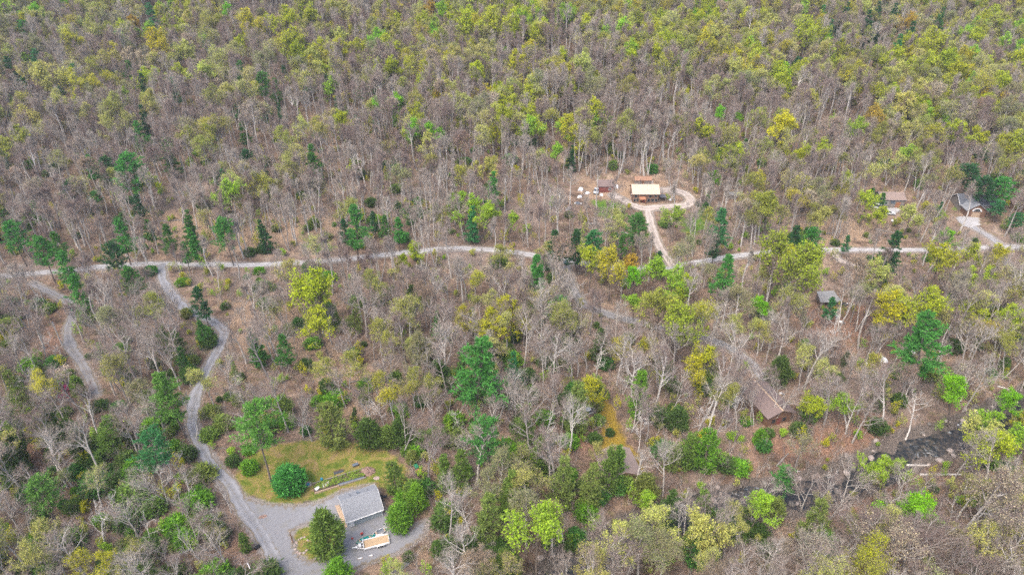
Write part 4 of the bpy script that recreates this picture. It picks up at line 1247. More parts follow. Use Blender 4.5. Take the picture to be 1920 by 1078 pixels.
# slow-varying stand patterns so that kinds come in drifts
drift = np.sin(cand[:, 0] * .035 + 1.7) * np.sin(cand[:, 1] * .05 + .4) + 0.7 * np.sin(cand[:, 0] * .09 - cand[:, 1] * .07)
drift2 = np.sin(cand[:, 0] * .023 + 1.1 * np.sin(cand[:, 1] * .021)) * np.sin(cand[:, 1] * .034 + .9) + .5 * drift
gapf = 0.86 + 0.22 * np.sin(cand[:, 0] * .11 + 2 * np.sin(cand[:, 1] * .06)) * np.sin(cand[:, 1] * .13 + 1.1 * np.sin(cand[:, 0] * .07)) + 0.1 * drift
for i in range(len(cand)):
    x, y = cand[i]
    m = MX[i]
    if rnd.random() > m[6] * gapf[i]:
        continue
    p = m[:6].copy()
    p[2] *= max(0.2, 1 + 1.0 * drift2[i]); p[0] *= max(0.4, 1 - 0.4 * drift2[i])
    p /= p.sum()
    k = KINDS[int(np.searchsorted(np.cumsum(p), rnd.random() * 0.9999))]
    dd = near_hero[i]
    if dd < (2.6 if k in ("bare", "snag", "bud") else 3.6):
        continue
    sc = m[7] * (0.94 if y > 340 else 1.04 if far_(y) else 0.97) * (rnd.uniform(0.72, 1.1) if rnd.random() < .85 else rnd.uniform(0.45, 0.75))
    if k == "cedar":
        sc = rnd.uniform(0.42, 1.0)
    if k == "pine":
        sc = rnd.uniform(0.5, 0.95)
    ti = rnd.randrange(len(T[k]))
    if k == "bare":
        ti = rnd.randrange(NBARE) if cv_[i] > 600 + rnd.uniform(-90, 90) else rnd.randrange(NBARE, len(T[k]))
    H = T[k][ti].top * sc
    # does its crown stand before something the photograph shows?
    zz = cz[i] + H * np.array([0.15, 0.35, 0.55, 0.75, 0.95])
    uu, vv = project(np.column_stack([np.full(5, x), np.full(5, y), zz]))
    hw = T[k][ti].rad * sc * 0.6 * FPX / math.hypot(y, CAM_H)
    val = 0.0
    for j in range(5):
        for e in ((-1, 0, 1) if j >= 2 else (0,)):
            a, b = int((uu[j] + e * hw) // 8), int(vv[j] // 8)
            if 0 <= a < RW and 0 <= b < RH:
                if k in ("bare", "snag"):
                    val = max(val, (KEEP[b, a] ** 2.0 if KEEP[b, a] < .95 else .97), KEEP_TREE[b, a] * 0.28)
                elif k == "bud":
                    val = max(val, KEEP[b, a], KEEP_TREE[b, a] * 0.65)
                else:
                    val = max(val, KEEP[b, a], KEEP_TREE[b, a])
    if rnd.random() < val:
        continue
    far = y > 255
    if k == "leafy":
        tn = rnd.choices(["lime", "gold", "spring", "pale", "orange", "olive", "green"], [.42, .16, .12, .18, .02, .06, .04] if cu[i] > 450 else [.30, .10, .22, .24, .01, .05, .08])[0]
    elif k == "bud":
        tn = rnd.choices(["pale", "olive", "cream", "pinkbud", "greybud", "gold"], [.38, .26, .09, .05, .12, .10] if far else [.28, .34, .06, .05, .17, .10])[0]
    elif k == "pine":
        tn = rnd.choices(["pine", "bluepine", "darkpine", "midpine"], [.25, .2, .3, .25])[0]
    elif k == "cedar":
        tn = rnd.choices(["cedar", "darkcedar", "brightcedar", "olivecedar"], [.32, .3, .12, .26])[0]
    else:
        tn = "greybud"
    add_tree(k, float(x), float(y), sc, tn, ti, z=float(cz[i]), w=rnd.uniform(0.85, 1.2), lean=(rnd.gauss(0, .045), rnd.gauss(0, .045)))

# understory evergreens and bushes
def strew(n, y0, dy, pw, less):
    y = y0 + dy * rgn.random(n) ** pw
    half = 0.80 * np.hypot(y, CAM_H) + 10
    x = rgn.uniform(-1, 1, n) * half
    z = height(x, y)
    u, v = project(np.column_stack([x, y, z]))
    ok = (u > -100) & (u < 2020) & (v < 1200) & free(x, y, less, 0.8)
    a, b = np.clip(u // 8, 0, RW - 1).astype(int), np.clip(v // 8, 0, RH - 1).astype(int)
    kp = KEEP[b, a]
    ok &= rgn.random(n) > np.where(kp < 0.75, kp * 0.45, kp)
    return x[ok], y[ok], z[ok], u[ok], v[ok]


bx, by, bz, bu, bv = strew(7000, 45, 235, 1.25, 0.6)


def bump2(u, v, cu_, cv2, a, b):
    return np.exp(-((u - cu_) / a) ** 2 - ((v - cv2) / b) ** 2)


green = 0.06 + 0.34 * bump2(bu, bv, 250, 960, 260, 240) + 0.32 * bump2(bu, bv, 900, 900, 260, 200) + 0.10 * bump2(bu, bv, 450, 640, 300, 120) + 0.14 * bump2(bu, bv, 1300, 900, 300, 150)
for i in np.nonzero(rgn.random(len(bx)) < green)[0]:
    add_tree("bush", float(bx[i]), float(by[i]), rnd.uniform(0.5, 1.35), rnd.choices(["darkcedar", "cedar", "brightcedar", "midpine", "olivecedar"], [.34, .22, .16, .18, .10])[0], w=rnd.uniform(.8, 1.3), z=float(bz[i]))

# ------------------------------------------------------------------ labels for trees: look + place by something one can find
LANDMARK = [
    ("grey-shingled garage", 672, 945), ("white trailer", 700, 1015), ("round green bush", 535, 905), ("garden bed", 645, 895), ("cream-roofed cabin", 1208, 358), ("rust-red shed", 1136, 350),
    ("dark-roofed house", 1828, 395), ("brown workshop", 1670, 376), ("white utility pole", 108, 626), ("long brown cabin roof", 1440, 740), ("hidden tan roof", 1140, 862), ("dark creek pool", 1765, 815),
    ("creek riffle", 1390, 918), ("mossy yellow lane", 1165, 810), ("biggest bright pine", 883, 705), ("sandy road junction", 285, 490), ("driveway bend", 415, 625), ("driveway foot", 365, 780),
    ("round yellow tree", 596, 600), ("lone conical spruce", 1006, 512), ("three dark roadside pines", 1078, 455), ("magenta redbud", 102, 742), ("grey lean-to roof", 1550, 560), ("fallen creek log", 1745, 892),
    ("feathery green pine", 1768, 640), ("twin yellow trees", 1715, 572), ("vivid green roadside tree", 1200, 535), ("gravel side lane", 135, 600), ("big fresh-green tree", 880, 400), ("conical dark spruce", 577, 290),
    ("clump of hillside pines", 490, 145), ("blue-green hillside pine", 234, 310), ("dark pine pair", 1835, 345), ("cabin driveway", 1222, 430), ("tawny meadow", 560, 850), ("bend of the creek", 1150, 1010),
    ("rusty creek bank", 1560, 830), ("yellow roadside thicket", 1500, 480), ("branch lane", 1200, 605), ("bare tan clearing", 690, 720), ("lower driveway", 470, 985), ("light green drive-side pine", 470, 800),
    ("blue-green pine in the woods", 280, 846), ("light green wood-edge pine", 62, 915), ("vivid creekside tree", 1722, 930), ("fresh-green creekside tree", 1010, 1000), ("small orange machine", 790, 890), ("curve of the main road", 850, 467),
    ("straight road stretch", 1650, 469), ("left end of the road", 60, 513), ("upper left ridge", 120, 80), ("upper ridge centre", 900, 90), ("upper right ridge", 1700, 60), ("hillside above the cabin", 1220, 240), ("wooded slope above the road", 700, 330),
    ("slope above the workshop", 1560, 280), ("lower left corner", 60, 1040), ("lower right corner", 1860, 1020), ("bottom edge centre", 1300, 1060), ("wooded bank below the side lane", 220, 780),
]
ORD = ["first", "second", "third", "fourth", "fifth", "sixth", "seventh", "eighth", "ninth", "tenth", "eleventh", "twelfth", "thirteenth", "fourteenth", "fifteenth", "sixteenth", "seventeenth", "eighteenth", "nineteenth",
       "twentieth", "twenty-first", "twenty-second", "twenty-third", "twenty-fourth", "twenty-fifth", "twenty-sixth", "twenty-seventh", "twenty-eighth", "twenty-ninth", "thirtieth"]
LMXY = np.array([(a, b) for _n, a, b in LANDMARK], float)
KNAME = {"bare": ("bare_tree", "tree", "bare grey tree", "bare trees of the wood"), "snag": ("dead_tree", "tree", "whitish crooked dead-looking tree", "pale crooked trees"),
         "bud": ("budding_tree", "tree", "budding tree", "budding trees of the wood"), "leafy": ("leafing_tree", "tree", "leafing tree", "trees in fresh leaf"),
         "pine": ("pine_tree", "pine tree", "pine", "evergreen pines"), "cedar": ("cedar_tree", "cedar tree", "cedar", "evergreen cedars"), "bush": ("evergreen_bush", "bush", "evergreen bush", "low evergreen bushes"),
         "roundbush": ("round_bush", "bush", "round clipped-looking bush", "yard bushes"), "brushleaf": ("flowering_shrub", "shrub", "flowering shrub", "flowering shrubs")}
LIMIT = {"bare": 300, "snag": 300, "bud": 300, "leafy": 300, "pine": 300, "cedar": 290, "bush": 290, "roundbush": 9, "brushleaf": 9}
inview = [t for t in TREES if -12 < t.px < 1932 and -8 < t.py < 1086]
single, mass = [], []
for k in KNAME:
    ts = sorted((t for t in inview if t.kind == k), key=lambda t: (not t.hero, -t.ppx))
    single += ts[:LIMIT[k]]
chosen = set(map(id, single))
mass = [t for t in TREES if id(t) not in chosen]
cells = {}
for t in single:
    d = np.hypot(LMXY[:, 0] - t.px, (LMXY[:, 1] - t.py) * 1.15)
    j = int(np.argmin(d))
    dx, dy = t.px - LMXY[j, 0], t.py - LMXY[j, 1]
    at = "beside" if d[j] < 9 else ("left of" if dx < 0 else "right of") if abs(dx) > abs(dy) * 1.1 else ("above" if dy < 0 else "below")
    hh = T[t.kind][t.ti].top * t.s
    size = "tall" if hh > {"bare": 17.5, "bud": 16.5, "leafy": 15, "pine": 12.5, "cedar": 8, "snag": 14, "bush": 2.8}.get(t.kind, 99) else "small" if hh < {"bare": 14, "bud": 13.5, "leafy": 12.5, "pine": 9, "cedar": 5, "snag": 12, "bush": 1.7}.get(t.kind, 0) else "mid-sized"
    look = "" if t.kind in ("bare", "snag") else LOOK[t.tn] + " "
    cells.setdefault((t.kind, look, size, at, j), []).append((float(d[j]), t))
LABEL = {}
for (k, look, size, at, j), v in cells.items():
    v.sort(key=lambda p: p[0])
    for n_, (_d, t) in enumerate(v):
        base = f"{size} {look}{KNAME[k][2]}"
        where = f"{at} the {LANDMARK[j][0]}"
        LABEL[id(t)] = f"{base} {where}" if len(v) == 1 else f"{base}, {ORD[min(n_, 29)]} from it {where}".replace(" from it", " outward")
for t in single:
    tp = T[t.kind][t.ti]
    name, cat, _k, grp = KNAME[t.kind]
    e = bpy.data.objects.new(name, None)
    e.empty_display_size = 0.5
    e.location = (t.x, t.y, t.z)
    e.rotation_euler = (t.lean[0], t.lean[1], t.rz)
    e.scale = (t.s * t.w, t.s * t.w, t.s)
    COL.objects.link(e)
    tag(e, LABEL[id(t)], cat, grp)
    for part, me_ in (("trunk", tp.trunk), ("crown", tp.crown)):
        o = bpy.data.objects.new(part, me_)
        o.parent = e
        o["tint"] = t.tint
        COL.objects.link(o)


# ------------------------------------------------------------------ the far wood and the undergrowth: masses nobody could count
def scatter_stuff(name, label, meshes, items):
    """items: (template index, x, y, z, scale xyz, rot xyz, tint)"""
    col = bpy.data.collections.new(name + "_source")
    for i, me_ in enumerate(meshes):
        col.objects.link(bpy.data.objects.new(f"{name}_source_{i:02d}", me_))
    n = len(items)
    me = bpy.data.meshes.new(name)
    me.vertices.add(n)
    me.vertices.foreach_set("co", np.array([it[1:4] for it in items], np.float32).ravel())
    a = me.attributes.new("pick", 'INT', 'POINT'); a.data.foreach_set("value", np.array([it[0] for it in items], np.int32))
    a = me.attributes.new("size", 'FLOAT_VECTOR', 'POINT'); a.data.foreach_set("vector", np.array([it[4] for it in items], np.float32).ravel())
    a = me.attributes.new("turn", 'FLOAT_VECTOR', 'POINT'); a.data.foreach_set("vector", np.array([it[5] for it in items], np.float32).ravel())
    a = me.attributes.new("tint", 'FLOAT_COLOR', 'POINT'); a.data.foreach_set("color", np.array([(*it[6], 1) for it in items], np.float32).ravel())
    o = link(name, me)
    tag(o, label, kind="stuff")
    g = bpy.data.node_groups.new(name, 'GeometryNodeTree')
    g.interface.new_socket("Geometry", in_out='INPUT', socket_type='NodeSocketGeometry')
    g.interface.new_socket("Geometry", in_out='OUTPUT', socket_type='NodeSocketGeometry')
    N = g.nodes
    gi, go = N.new("NodeGroupInput"), N.new("NodeGroupOutput")
    ci = N.new("GeometryNodeCollectionInfo")
    ci.inputs['Collection'].default_value = col
    ci.inputs['Separate Children'].default_value = True
    ci.inputs['Reset Children'].default_value = True
    ip = N.new("GeometryNodeInstanceOnPoints")
    ip.inputs['Pick Instance'].default_value = True

    def named(nm, ty):
        q = N.new("GeometryNodeInputNamedAttribute"); q.data_type = ty; q.inputs['Name'].default_value = nm
        return q.outputs[0]
    e2r = N.new("FunctionNodeEulerToRotation")
    L = g.links
    L.new(gi.outputs[0], ip.inputs['Points']); L.new(ci.outputs[0], ip.inputs['Instance'])
    L.new(named("pick", 'INT'), ip.inputs['Instance Index'])
    L.new(named("turn", 'FLOAT_VECTOR'), e2r.inputs[0]); L.new(e2r.outputs[0], ip.inputs['Rotation'])
    L.new(named("size", 'FLOAT_VECTOR'), ip.inputs['Scale'])
    L.new(ip.outputs[0], go.inputs[0])
    md = o.modifiers.new("scatter", 'NODES')
    md.node_group = g
    return o


def mass_of(name, label, kinds):
    meshes, items, off = [], [], {}
    for k in kinds:
        off[k] = len(meshes)
        meshes += [tp.full() for tp in T[k]]
    for t in mass:
        if t.kind in kinds:
            items.append((off[t.kind] + t.ti, t.x, t.y, t.z, (t.s * t.w, t.s * t.w, t.s), (t.lean[0], t.lean[1], t.rz), t.tint))
    if items:
        scatter_stuff(name, label, meshes, items)


mass_of("bare_forest", "grey-brown leafless woods spreading over the hillside", ("bare", "snag"))
mass_of("budding_forest", "olive and cream budding treetops of the hillside woods", ("bud",))
mass_of("leafing_forest", "yellow-green treetops in fresh leaf up the hillside", ("leafy",))
mass_of("evergreen_forest", "scattered dark evergreens among the hillside woods", ("pine", "cedar", "roundbush", "brushleaf"))
bushes = [(t.ti, t.x, t.y, t.z, (t.s * t.w, t.s * t.w, t.s), (0, 0, t.rz), t.tint) for t in mass if t.kind == "bush"]
nb = len(T["bush"])
bx, by, bz, bu, bv = strew(24000, 40, 320, 1.0, 0.6)
for i in range(len(bx)):
    leafy = rnd.random() < 0.14
    ti = rnd.randrange(2) + 3 if leafy else rnd.randrange(3)
    s = rnd.uniform(.5, 1.2)
    bushes.append((nb + ti, bx[i], by[i], bz[i], (s, s, s), (0, 0, rnd.uniform(0, 6.28)), TINT[rnd.choice(["olive", "spring", "gold", "pale"])]))
scatter_stuff("undergrowth", "twiggy undergrowth and low brush on the forest floor", [tp.full() for tp in T["bush"] + T["brush"] + T["brushleaf"]], bushes)
print("TREES", len(TREES), "single", len(single), "mass", len(mass), {k: sum(t.kind == k for t in single) for k in KNAME}, "brush", len(bushes))

# ------------------------------------------------------------------ buildings and the things in the yards
M_SHINGLE = paint("grey_shingle", (0.235, 0.245, 0.26), 0.9, 0.35, 5.0, dirt=(0.17, 0.17, 0.175), dirt_amt=0.5)
M_SIDING = paint("blue_grey_siding", (0.34, 0.39, 0.41), 0.7, 0.08, 1.5)
M_WHITE = paint("white_paint", (0.78, 0.78, 0.77), 0.5, 0.08, 2.0, dirt=(0.45, 0.42, 0.38), dirt_amt=0.35)
M_CREAM = paint("cream_metal_roof", (0.50, 0.41, 0.31), 0.55, 0.07, 0.8, dirt=(0.50, 0.40, 0.30), dirt_amt=0.4)
M_LOG = paint("brown_log_wall", (0.20, 0.115, 0.075), 0.85, 0.3, 2.0)
M_ORANGE = paint("orange_stained_wood", (0.34, 0.16, 0.085), 0.7, 0.2, 2.0)
M_REDWALL = paint("barn_red_boards", (0.22, 0.07, 0.055), 0.8, 0.25, 2.0)
M_BROWNROOF = paint("mauve_brown_roof", (0.20, 0.15, 0.135), 0.9, 0.2, 2.5, dirt=(0.19, 0.15, 0.13), dirt_amt=0.5)
M_TANROOF = paint("pinkish_tan_roof", (0.27, 0.205, 0.175), 0.9, 0.18, 2.5, dirt=(0.25, 0.19, 0.16), dirt_amt=0.4)
M_DARKROOF = paint("slate_roof", (0.115, 0.125, 0.145), 0.85, 0.2, 2.0)
M_PALEMETAL = paint("pale_grey_sheet", (0.24, 0.24, 0.235), 0.6, 0.15, 1.0, dirt=(0.28, 0.25, 0.22), dirt_amt=0.5)
M_TIMBER = paint("weathered_timber", (0.42, 0.31, 0.215), 0.85, 0.2, 3.0)
M_DECK = paint("trailer_planks", (0.46, 0.33, 0.20), 0.85, 0.2, 3.0)
M_GREYWOOD = paint("grey_wood", (0.24, 0.215, 0.19), 0.9, 0.25, 2.5)
M_TEAL = paint("teal_hull", (0.02, 0.27, 0.25), 0.4, 0.15, 2.0)
M_SLATE = paint("slate_blue_hull", (0.12, 0.145, 0.175), 0.45, 0.15, 2.0)
M_BLACK = paint("black_enamel", (0.018, 0.018, 0.02), 0.4, 0.2, 3.0)
M_RUBBER = paint("rubber", (0.025, 0.025, 0.025), 0.8, 0.2, 3.0)
M_STEEL = paint("galvanised_steel", (0.42, 0.43, 0.44), 0.4, 0.15, 3.0, metal=0.6)
M_SOIL = paint("dark_soil", (0.085, 0.06, 0.045), 0.95, 0.35, 4.0)
M_DIRT = paint("heaped_earth", (0.23, 0.155, 0.125), 0.95, 0.25, 2.5)
M_STONE = paint("field_stone", (0.37, 0.315, 0.28), 0.9, 0.25, 2.5)
M_WETSTONE = paint("wet_stone", (0.16, 0.145, 0.13), 0.7, 0.35, 2.5)
M_PINKSTONE = paint("pinkish_stone", (0.34, 0.265, 0.235), 0.9, 0.2, 2.5)
M_REDP = paint("red_plastic", (0.42, 0.045, 0.03), 0.5, 0.15, 3.0)
M_ORANGEP = paint("orange_machine_paint", (0.38, 0.13, 0.07), 0.5, 0.2, 3.0, dirt=(0.25, 0.12, 0.07), dirt_amt=0.6)
M_GREENP = paint("green_machine_paint", (0.02, 0.19, 0.09), 0.45, 0.15, 3.0)
M_BLUEP = paint("blue_plastic", (0.03, 0.19, 0.27), 0.5, 0.15, 3.0)
M_TARP = paint("white_tarp", (0.72, 0.72, 0.72), 0.6, 0.12, 2.0, dirt=(0.38, 0.34, 0.30), dirt_amt=0.5)
M_GLASS = paint("dark_glass", (0.03, 0.038, 0.045), 0.08, 0.1, 1.0, spec=0.6)
M_CARW = paint("white_car_paint", (0.55, 0.56, 0.57), 0.25, 0.03, 1.0, spec=0.5)
M_CARG = paint("dark_green_car_paint", (0.02, 0.055, 0.05), 0.25, 0.1, 1.0, spec=0.5)
M_CARS = paint("silver_car_paint", (0.50, 0.53, 0.55), 0.25, 0.05, 1.0, spec=0.5)
M_POLE = paint("bleached_pole_wood", (0.52, 0.49, 0.45), 0.85, 0.15, 2.0)
M_RUSTROOF = paint("rusty_sheet_roof", (0.30, 0.175, 0.115), 0.8, 0.2, 1.5)
Vv = lambda *a: Vector(a)


def at(px, py, lift=0.0):
    q = ground(px, py)
    return Vector((q[0], q[1], q[2] + lift))


def lifted(px, py, z):
    d = ray(px, py); t = (z - CAM_H) / d[2]
    return Vector((d[0] * t, d[1] * t, z))


def gable(name, label, loc, rz, W, D, wh, rise, wall_m, roof_m, over=0.4, courses=0, seams=0, siding=0, walls=("front", "back", "left", "right"), trim=None, found=0.6, ridge_m=None):
    """gabled building, ridge along local x; front is -y"""
    r = empty(name, loc, rz)
    tag(r, label, "building")
    th = 0.16
    x0, x1, y0, y1 = -W / 2, W / 2, -D / 2, D / 2
    for side in walls:
        m = MB()
        if side in ("front", "back"):
            ya, yb = (y0, y0 + th) if side == "front" else (y1 - th, y1)
            m.box(x0, x1, ya, yb, -found, wh)
            if siding:
                for k in range(siding):
                    z = 0.1 + k * (wh - 0.1) / siding
                    o = -0.03 if side == "front" else 0.03
                    yy = y0 if side == "front" else y1
                    m.box(x0 - .02, x1 + .02, min(yy, yy + o), max(yy, yy + o), z, z + (wh - 0.1) / siding * 0.82)
        else:
            xa, xb = (x0, x0 + th) if side == "left" else (x1 - th, x1)
            e = th + 0.004
            m.poly([(xa, y0 + e, -found), (xa, y1 - e, -found), (xa, y1 - e, wh), (xa, 0, wh + rise), (xa, y0 + e, wh), (xb, y0 + e, -found), (xb, y1 - e, -found), (xb, y1 - e, wh), (xb, 0, wh + rise), (xb, y0 + e, wh)],
                   [(0, 4, 3, 2, 1), (5, 6, 7, 8, 9), (0, 5, 9, 4), (4, 9, 8, 3), (3, 8, 7, 2), (2, 7, 6, 1), (1, 6, 5, 0)])
        m.build("wall", wall_m, r)
    sl = math.hypot(D / 2, rise)
    ux, uz = (D / 2) / sl, rise / sl
    L = sl + over
    for sgn in (-1, 1):
        def P(x, s, n):        # s from ridge down the slope, n outward
            return (x, sgn * (s * ux + n * uz), wh + rise - s * uz + n * ux + 0.03)
        m = MB()
        xa, xb = x0 - over, x1 + over
        nseg = courses or 1
        prof = []
        for k in range(nseg):
            s0, s1 = 0.0 + L * k / nseg, L * (k + 1) / nseg
            prof += [(s0, 0.13), (s1, 0.13 + (0.035 if courses else 0.0))]
        pts = [P(xa, s, n) for s, n in prof] + [P(xb, s, n) for s, n in prof]
        k = len(prof)
        fs = [(i, i + 1, k + i + 1, k + i) for i in range(k - 1)]
        b = len(pts)
        pts += [P(xa, 0, 0), P(xa, L, 0), P(xb, 0, 0), P(xb, L, 0)]
        fs += [(b, b + 2, b + 3, b + 1), (k - 1, b + 1, b + 3, 2 * k - 1), tuple(list(range(k)) + [b + 1, b]), tuple(list(range(k, 2 * k)) + [b + 3, b + 2])]
        m.poly(pts, fs)
        sp_ = m.build("roof_slope", roof_m, r)
        if seams:
            for q in range(seams + 1):
                x = xa + 0.06 + (xb - xa - 0.12) * q / seams
                MB().poly([P(x - .025, 0.05, .13), P(x + .025, 0.05, .13), P(x + .025, L - .02, .13), P(x - .025, L - .02, .13), P(x - .02, 0.05, .19), P(x + .02, 0.05, .19), P(x + .02, L - .02, .19), P(x - .02, L - .02, .19)],
                          [(4, 5, 6, 7), (0, 4, 7, 3), (1, 2, 6, 5), (0, 1, 5, 4), (2, 3, 7, 6)]).build("seam", roof_m, sp_)
        if trim:
            MB().poly([P(xa - .02, L + .003, -.05), P(xb + .02, L + .003, -.05), P(xb + .02, L + .05, -.05), P(xa - .02, L + .05, -.05), P(xa - .02, L + .003, .17), P(xb + .02, L + .003, .17), P(xb + .02, L + .05, .17), P(xa - .02, L + .05, .17)],
                      [(0, 1, 2, 3), (7, 6, 5, 4), (0, 4, 5, 1), (1, 5, 6, 2), (2, 6, 7, 3), (3, 7, 4, 0)]).build("fascia", trim, r)
            for x, s_ in ((xa, -1), (xb, 1)):
                xo = x + s_ * .003; xe = x + s_ * .045
                MB().poly([P(xo, 0.02, -.03), P(xo, L, -.03), P(xo, L, .18), P(xo, 0.02, .18), P(xe, 0.02, -.03), P(xe, L, -.03), P(xe, L, .18), P(xe, 0.02, .18)],
                          [(0, 3, 2, 1), (4, 5, 6, 7), (0, 1, 5, 4), (1, 2, 6, 5), (2, 3, 7, 6), (3, 0, 4, 7)]).build("rake_board", trim, r)
    MB().poly([(x0 - over, -.22, wh + rise + .10), (x1 + over, -.22, wh + rise + .10), (x1 + over, 0, wh + rise + .235), (x0 - over, 0, wh + rise + .235), (x0 - over, .22, wh + rise + .10), (x1 + over, .22, wh + rise + .10)],
              [(0, 1, 2, 3), (3, 2, 5, 4), (0, 3, 4), (1, 5, 2), (0, 4, 5, 1)]).build("ridge_cap", ridge_m or roof_m, r)
    return r


def window(r, face, u, z, w, h, W, D, frame=None):
    """face front/back/left/right of a gable; u along the wall"""
    frame = frame or M_WHITE
    f, g = MB(), MB()
    if face in ("front", "back"):
        s = -1 if face == "front" else 1
        y = s * (D / 2)
        def bx(m, a, b, c, d, o0, o1):
            ya, yb = sorted((y + s * o0, y + s * o1)); m.box(a, b, ya, yb, c, d)
    else:
        s = -1 if face == "left" else 1
        x = s * (W / 2)
        def bx(m, a, b, c, d, o0, o1):
            xa, xb = sorted((x + s * o0, x + s * o1)); m.box(xa, xb, a, b, c, d)
    t = 0.09
    bx(f, u - w / 2 - t, u - w / 2, z - t, z + h + t, .032, .09); bx(f, u + w / 2, u + w / 2 + t, z - t, z + h + t, .032, .09)
    bx(f, u - w / 2, u + w / 2, z - t, z, .032, .09); bx(f, u - w / 2, u + w / 2, z + h, z + h + t, .032, .09)
    fo = f.build("window", frame, r)
    bx(g, u - w / 2, u + w / 2, z, z + h, .034, .06)
    g.build("pane", M_GLASS, fo)
    return fo


def panel(r, name, face, u, z, w, h, W, D, mat, handle=True):
    m = MB()
    s = -1 if face in ("front", "left") else 1
    if face in ("front", "back"):
        y = s * D / 2
        ya, yb = sorted((y + s * .033, y + s * .08)); m.box(u - w / 2, u + w / 2, ya, yb, z, z + h)
    else:
        x = s * W / 2
        xa, xb = sorted((x + s * .033, x + s * .08)); m.box(xa, xb, u - w / 2, u + w / 2, z, z + h)
    o = m.build(name, mat, r)
    if handle:
        k = MB()
        if face in ("front", "back"):
            ya, yb = sorted((y + s * .081, y + s * .13)); k.box(u + w * .35, u + w * .42, ya, yb, z + h * .45, z + h * .5)
        else:
            xa, xb = sorted((x + s * .081, x + s * .13)); k.box(xa, xb, u + w * .35, u + w * .42, z + h * .45, z + h * .5)
        k.build("handle", M_STEEL, o)
    return o


# --- the grey garage by the yard
FL, FR = at(654, 989), at(717, 966)
ax = (FR - FL); ax.z = 0
GW = ax.length; GA = math.atan2(ax.y, ax.x); ax.normalize()
ay = Vector((-ax.y, ax.x, 0))
GD = 6.3
gc = (FL + FR) / 2 + ay * (GD / 2); gc.z = min(FL.z, FR.z) + 0.1
gar = gable("garage", "grey shingle-roofed garage with blue-grey siding on the gravel yard", gc, GA, GW, GD, 2.05, 2.15, M_SIDING, M_SHINGLE, over=0.35, courses=22, siding=10, trim=M_WHITE)
panel(gar, "garage_door", "front", -GW / 2 + 0.62, 0.02, 1.0, 1.95, GW, GD, M_WHITE)
panel(gar, "roller_door", "left", 0.0, 0.02, 2.7, 1.95, GW, GD, M_WHITE)
window(gar, "right", 0.6, 1.0, 0.9, 0.9, GW, GD)
m = MB()
for sx in (-1, 1):
    m = MB().box(sx * (GW / 2 + .003) - (0.1 if sx < 0 else 0), sx * (GW / 2 + .003) + (0.1 if sx > 0 else 0), -GD / 2 - .04, -GD / 2 + .1, -.5, 2.05)
    m.build("corner_board", M_WHITE, gar)


def thing(name, label, cat, loc, rz=0.0, group=None, scale=1.0):
    return tag(empty(name, loc, rz, scale), label, cat, group)


for vx, vy in ((-1.6, 1.0), (1.9, .9)):
    MB().bar((vx, vy, 3.4), (vx, vy, 4.1), .07, 8).build("vent_pipe", M_BLACK, gar)
MB().bar((-GW / 2 - .3, -GD / 2 - .42, 1.86), (GW / 2 + .3, -GD / 2 - .42, 1.84), .06, 6).build("gutter", M_WHITE, gar)
MB().bar((GW / 2 + .02, -GD / 2 - .12, 1.8), (GW / 2 + .02, -GD / 2 - .12, -.2), .045, 6).build("downspout", M_WHITE, gar)
MB().box(-.25, .25, .9, 1.3, 3.6, 3.98).build("roof_vent", M_SLATE, gar)
# timber edging beside the garage
t = thing("timber_edging", "long tan timber edging lying along the garage wall", "timber", at(641, 968), math.atan2((at(650, 988) - at(632, 946)).y, (at(650, 988) - at(632, 946)).x))
el = (at(650, 988) - at(632, 946)).length
MB().box(-el / 2, el / 2, -.42, -.14, -.1, .26).build("beam", M_TIMBER, t)
MB().box(-el / 2 + .2, el / 2 - .1, -.13, .16, -.1, .17).build("beam", M_TIMBER, t)
MB().box(-el / 2 + .05, el / 2 - .5, .17, .40, -.1, .10).build("beam", M_TIMBER, t)


def wheel(parent, x, y, r=0.33, w=0.2, axis_y=True):
    a, b = ((x, y - w / 2, r), (x, y + w / 2, r)) if axis_y else ((x - w / 2, y, r), (x + w / 2, y, r))
    ty = MB().bar(a, b, r, 14).build("wheel", M_RUBBER, parent)
    s = 0.012
    a2, b2 = (((x, y - w / 2 - s, r), (x, y + w / 2 + s, r)) if axis_y else ((x - w / 2 - s, y, r), (x + w / 2 + s, y, r)))
    MB().bar(a2, b2, r * 0.58, 10).build("rim", M_STEEL, ty)
    return ty


# --- white tandem trailer with a plank deck
A, Bq = at(682.5, 1025), at(729, 1012.5)
d = Bq - A
TL, TW = d.length, 2.0
tr_ = thing("utility_trailer", "white tandem-axle trailer with a tan plank deck on the gravel", "trailer", (A + Bq) / 2, math.atan2(d.y, d.x))
hz = 0.62
for sy in (-1, 1):
    MB().box(-TL / 2, TL / 2, sy * TW / 2 - .07, sy * TW / 2 + .07, hz - .2, hz + .16).build("side_rail", M_WHITE, tr_, bevel=.02)
MB().box(-TL / 2 - .1, -TL / 2, -TW / 2 - .07, TW / 2 + .07, hz - .2, hz + .5).build("front_rail", M_WHITE, tr_)
MB().box(TL / 2, TL / 2 + .1, -TW / 2 - .07, TW / 2 + .07, hz - .2, hz + .08).build("rear_rail", M_WHITE, tr_)
npk = 8
for k in range(npk):
    y0 = -TW / 2 + .08 + k * (TW - .16) / npk
    MB().box(-TL / 2 + .01, TL / 2 - .01, y0, y0 + (TW - .16) / npk - .02, hz - .03 + .004 * (k % 3), hz + .02 + .004 * (k % 3)).build("deck_plank", M_DECK, tr_)
for sy in (-1, 1):
    MB().bar((-TL / 2, sy * TW * .42, hz - .1), (-TL / 2 - 1.7, 0, hz - .12), .08, 5).build("tongue_bar", M_WHITE, tr_)
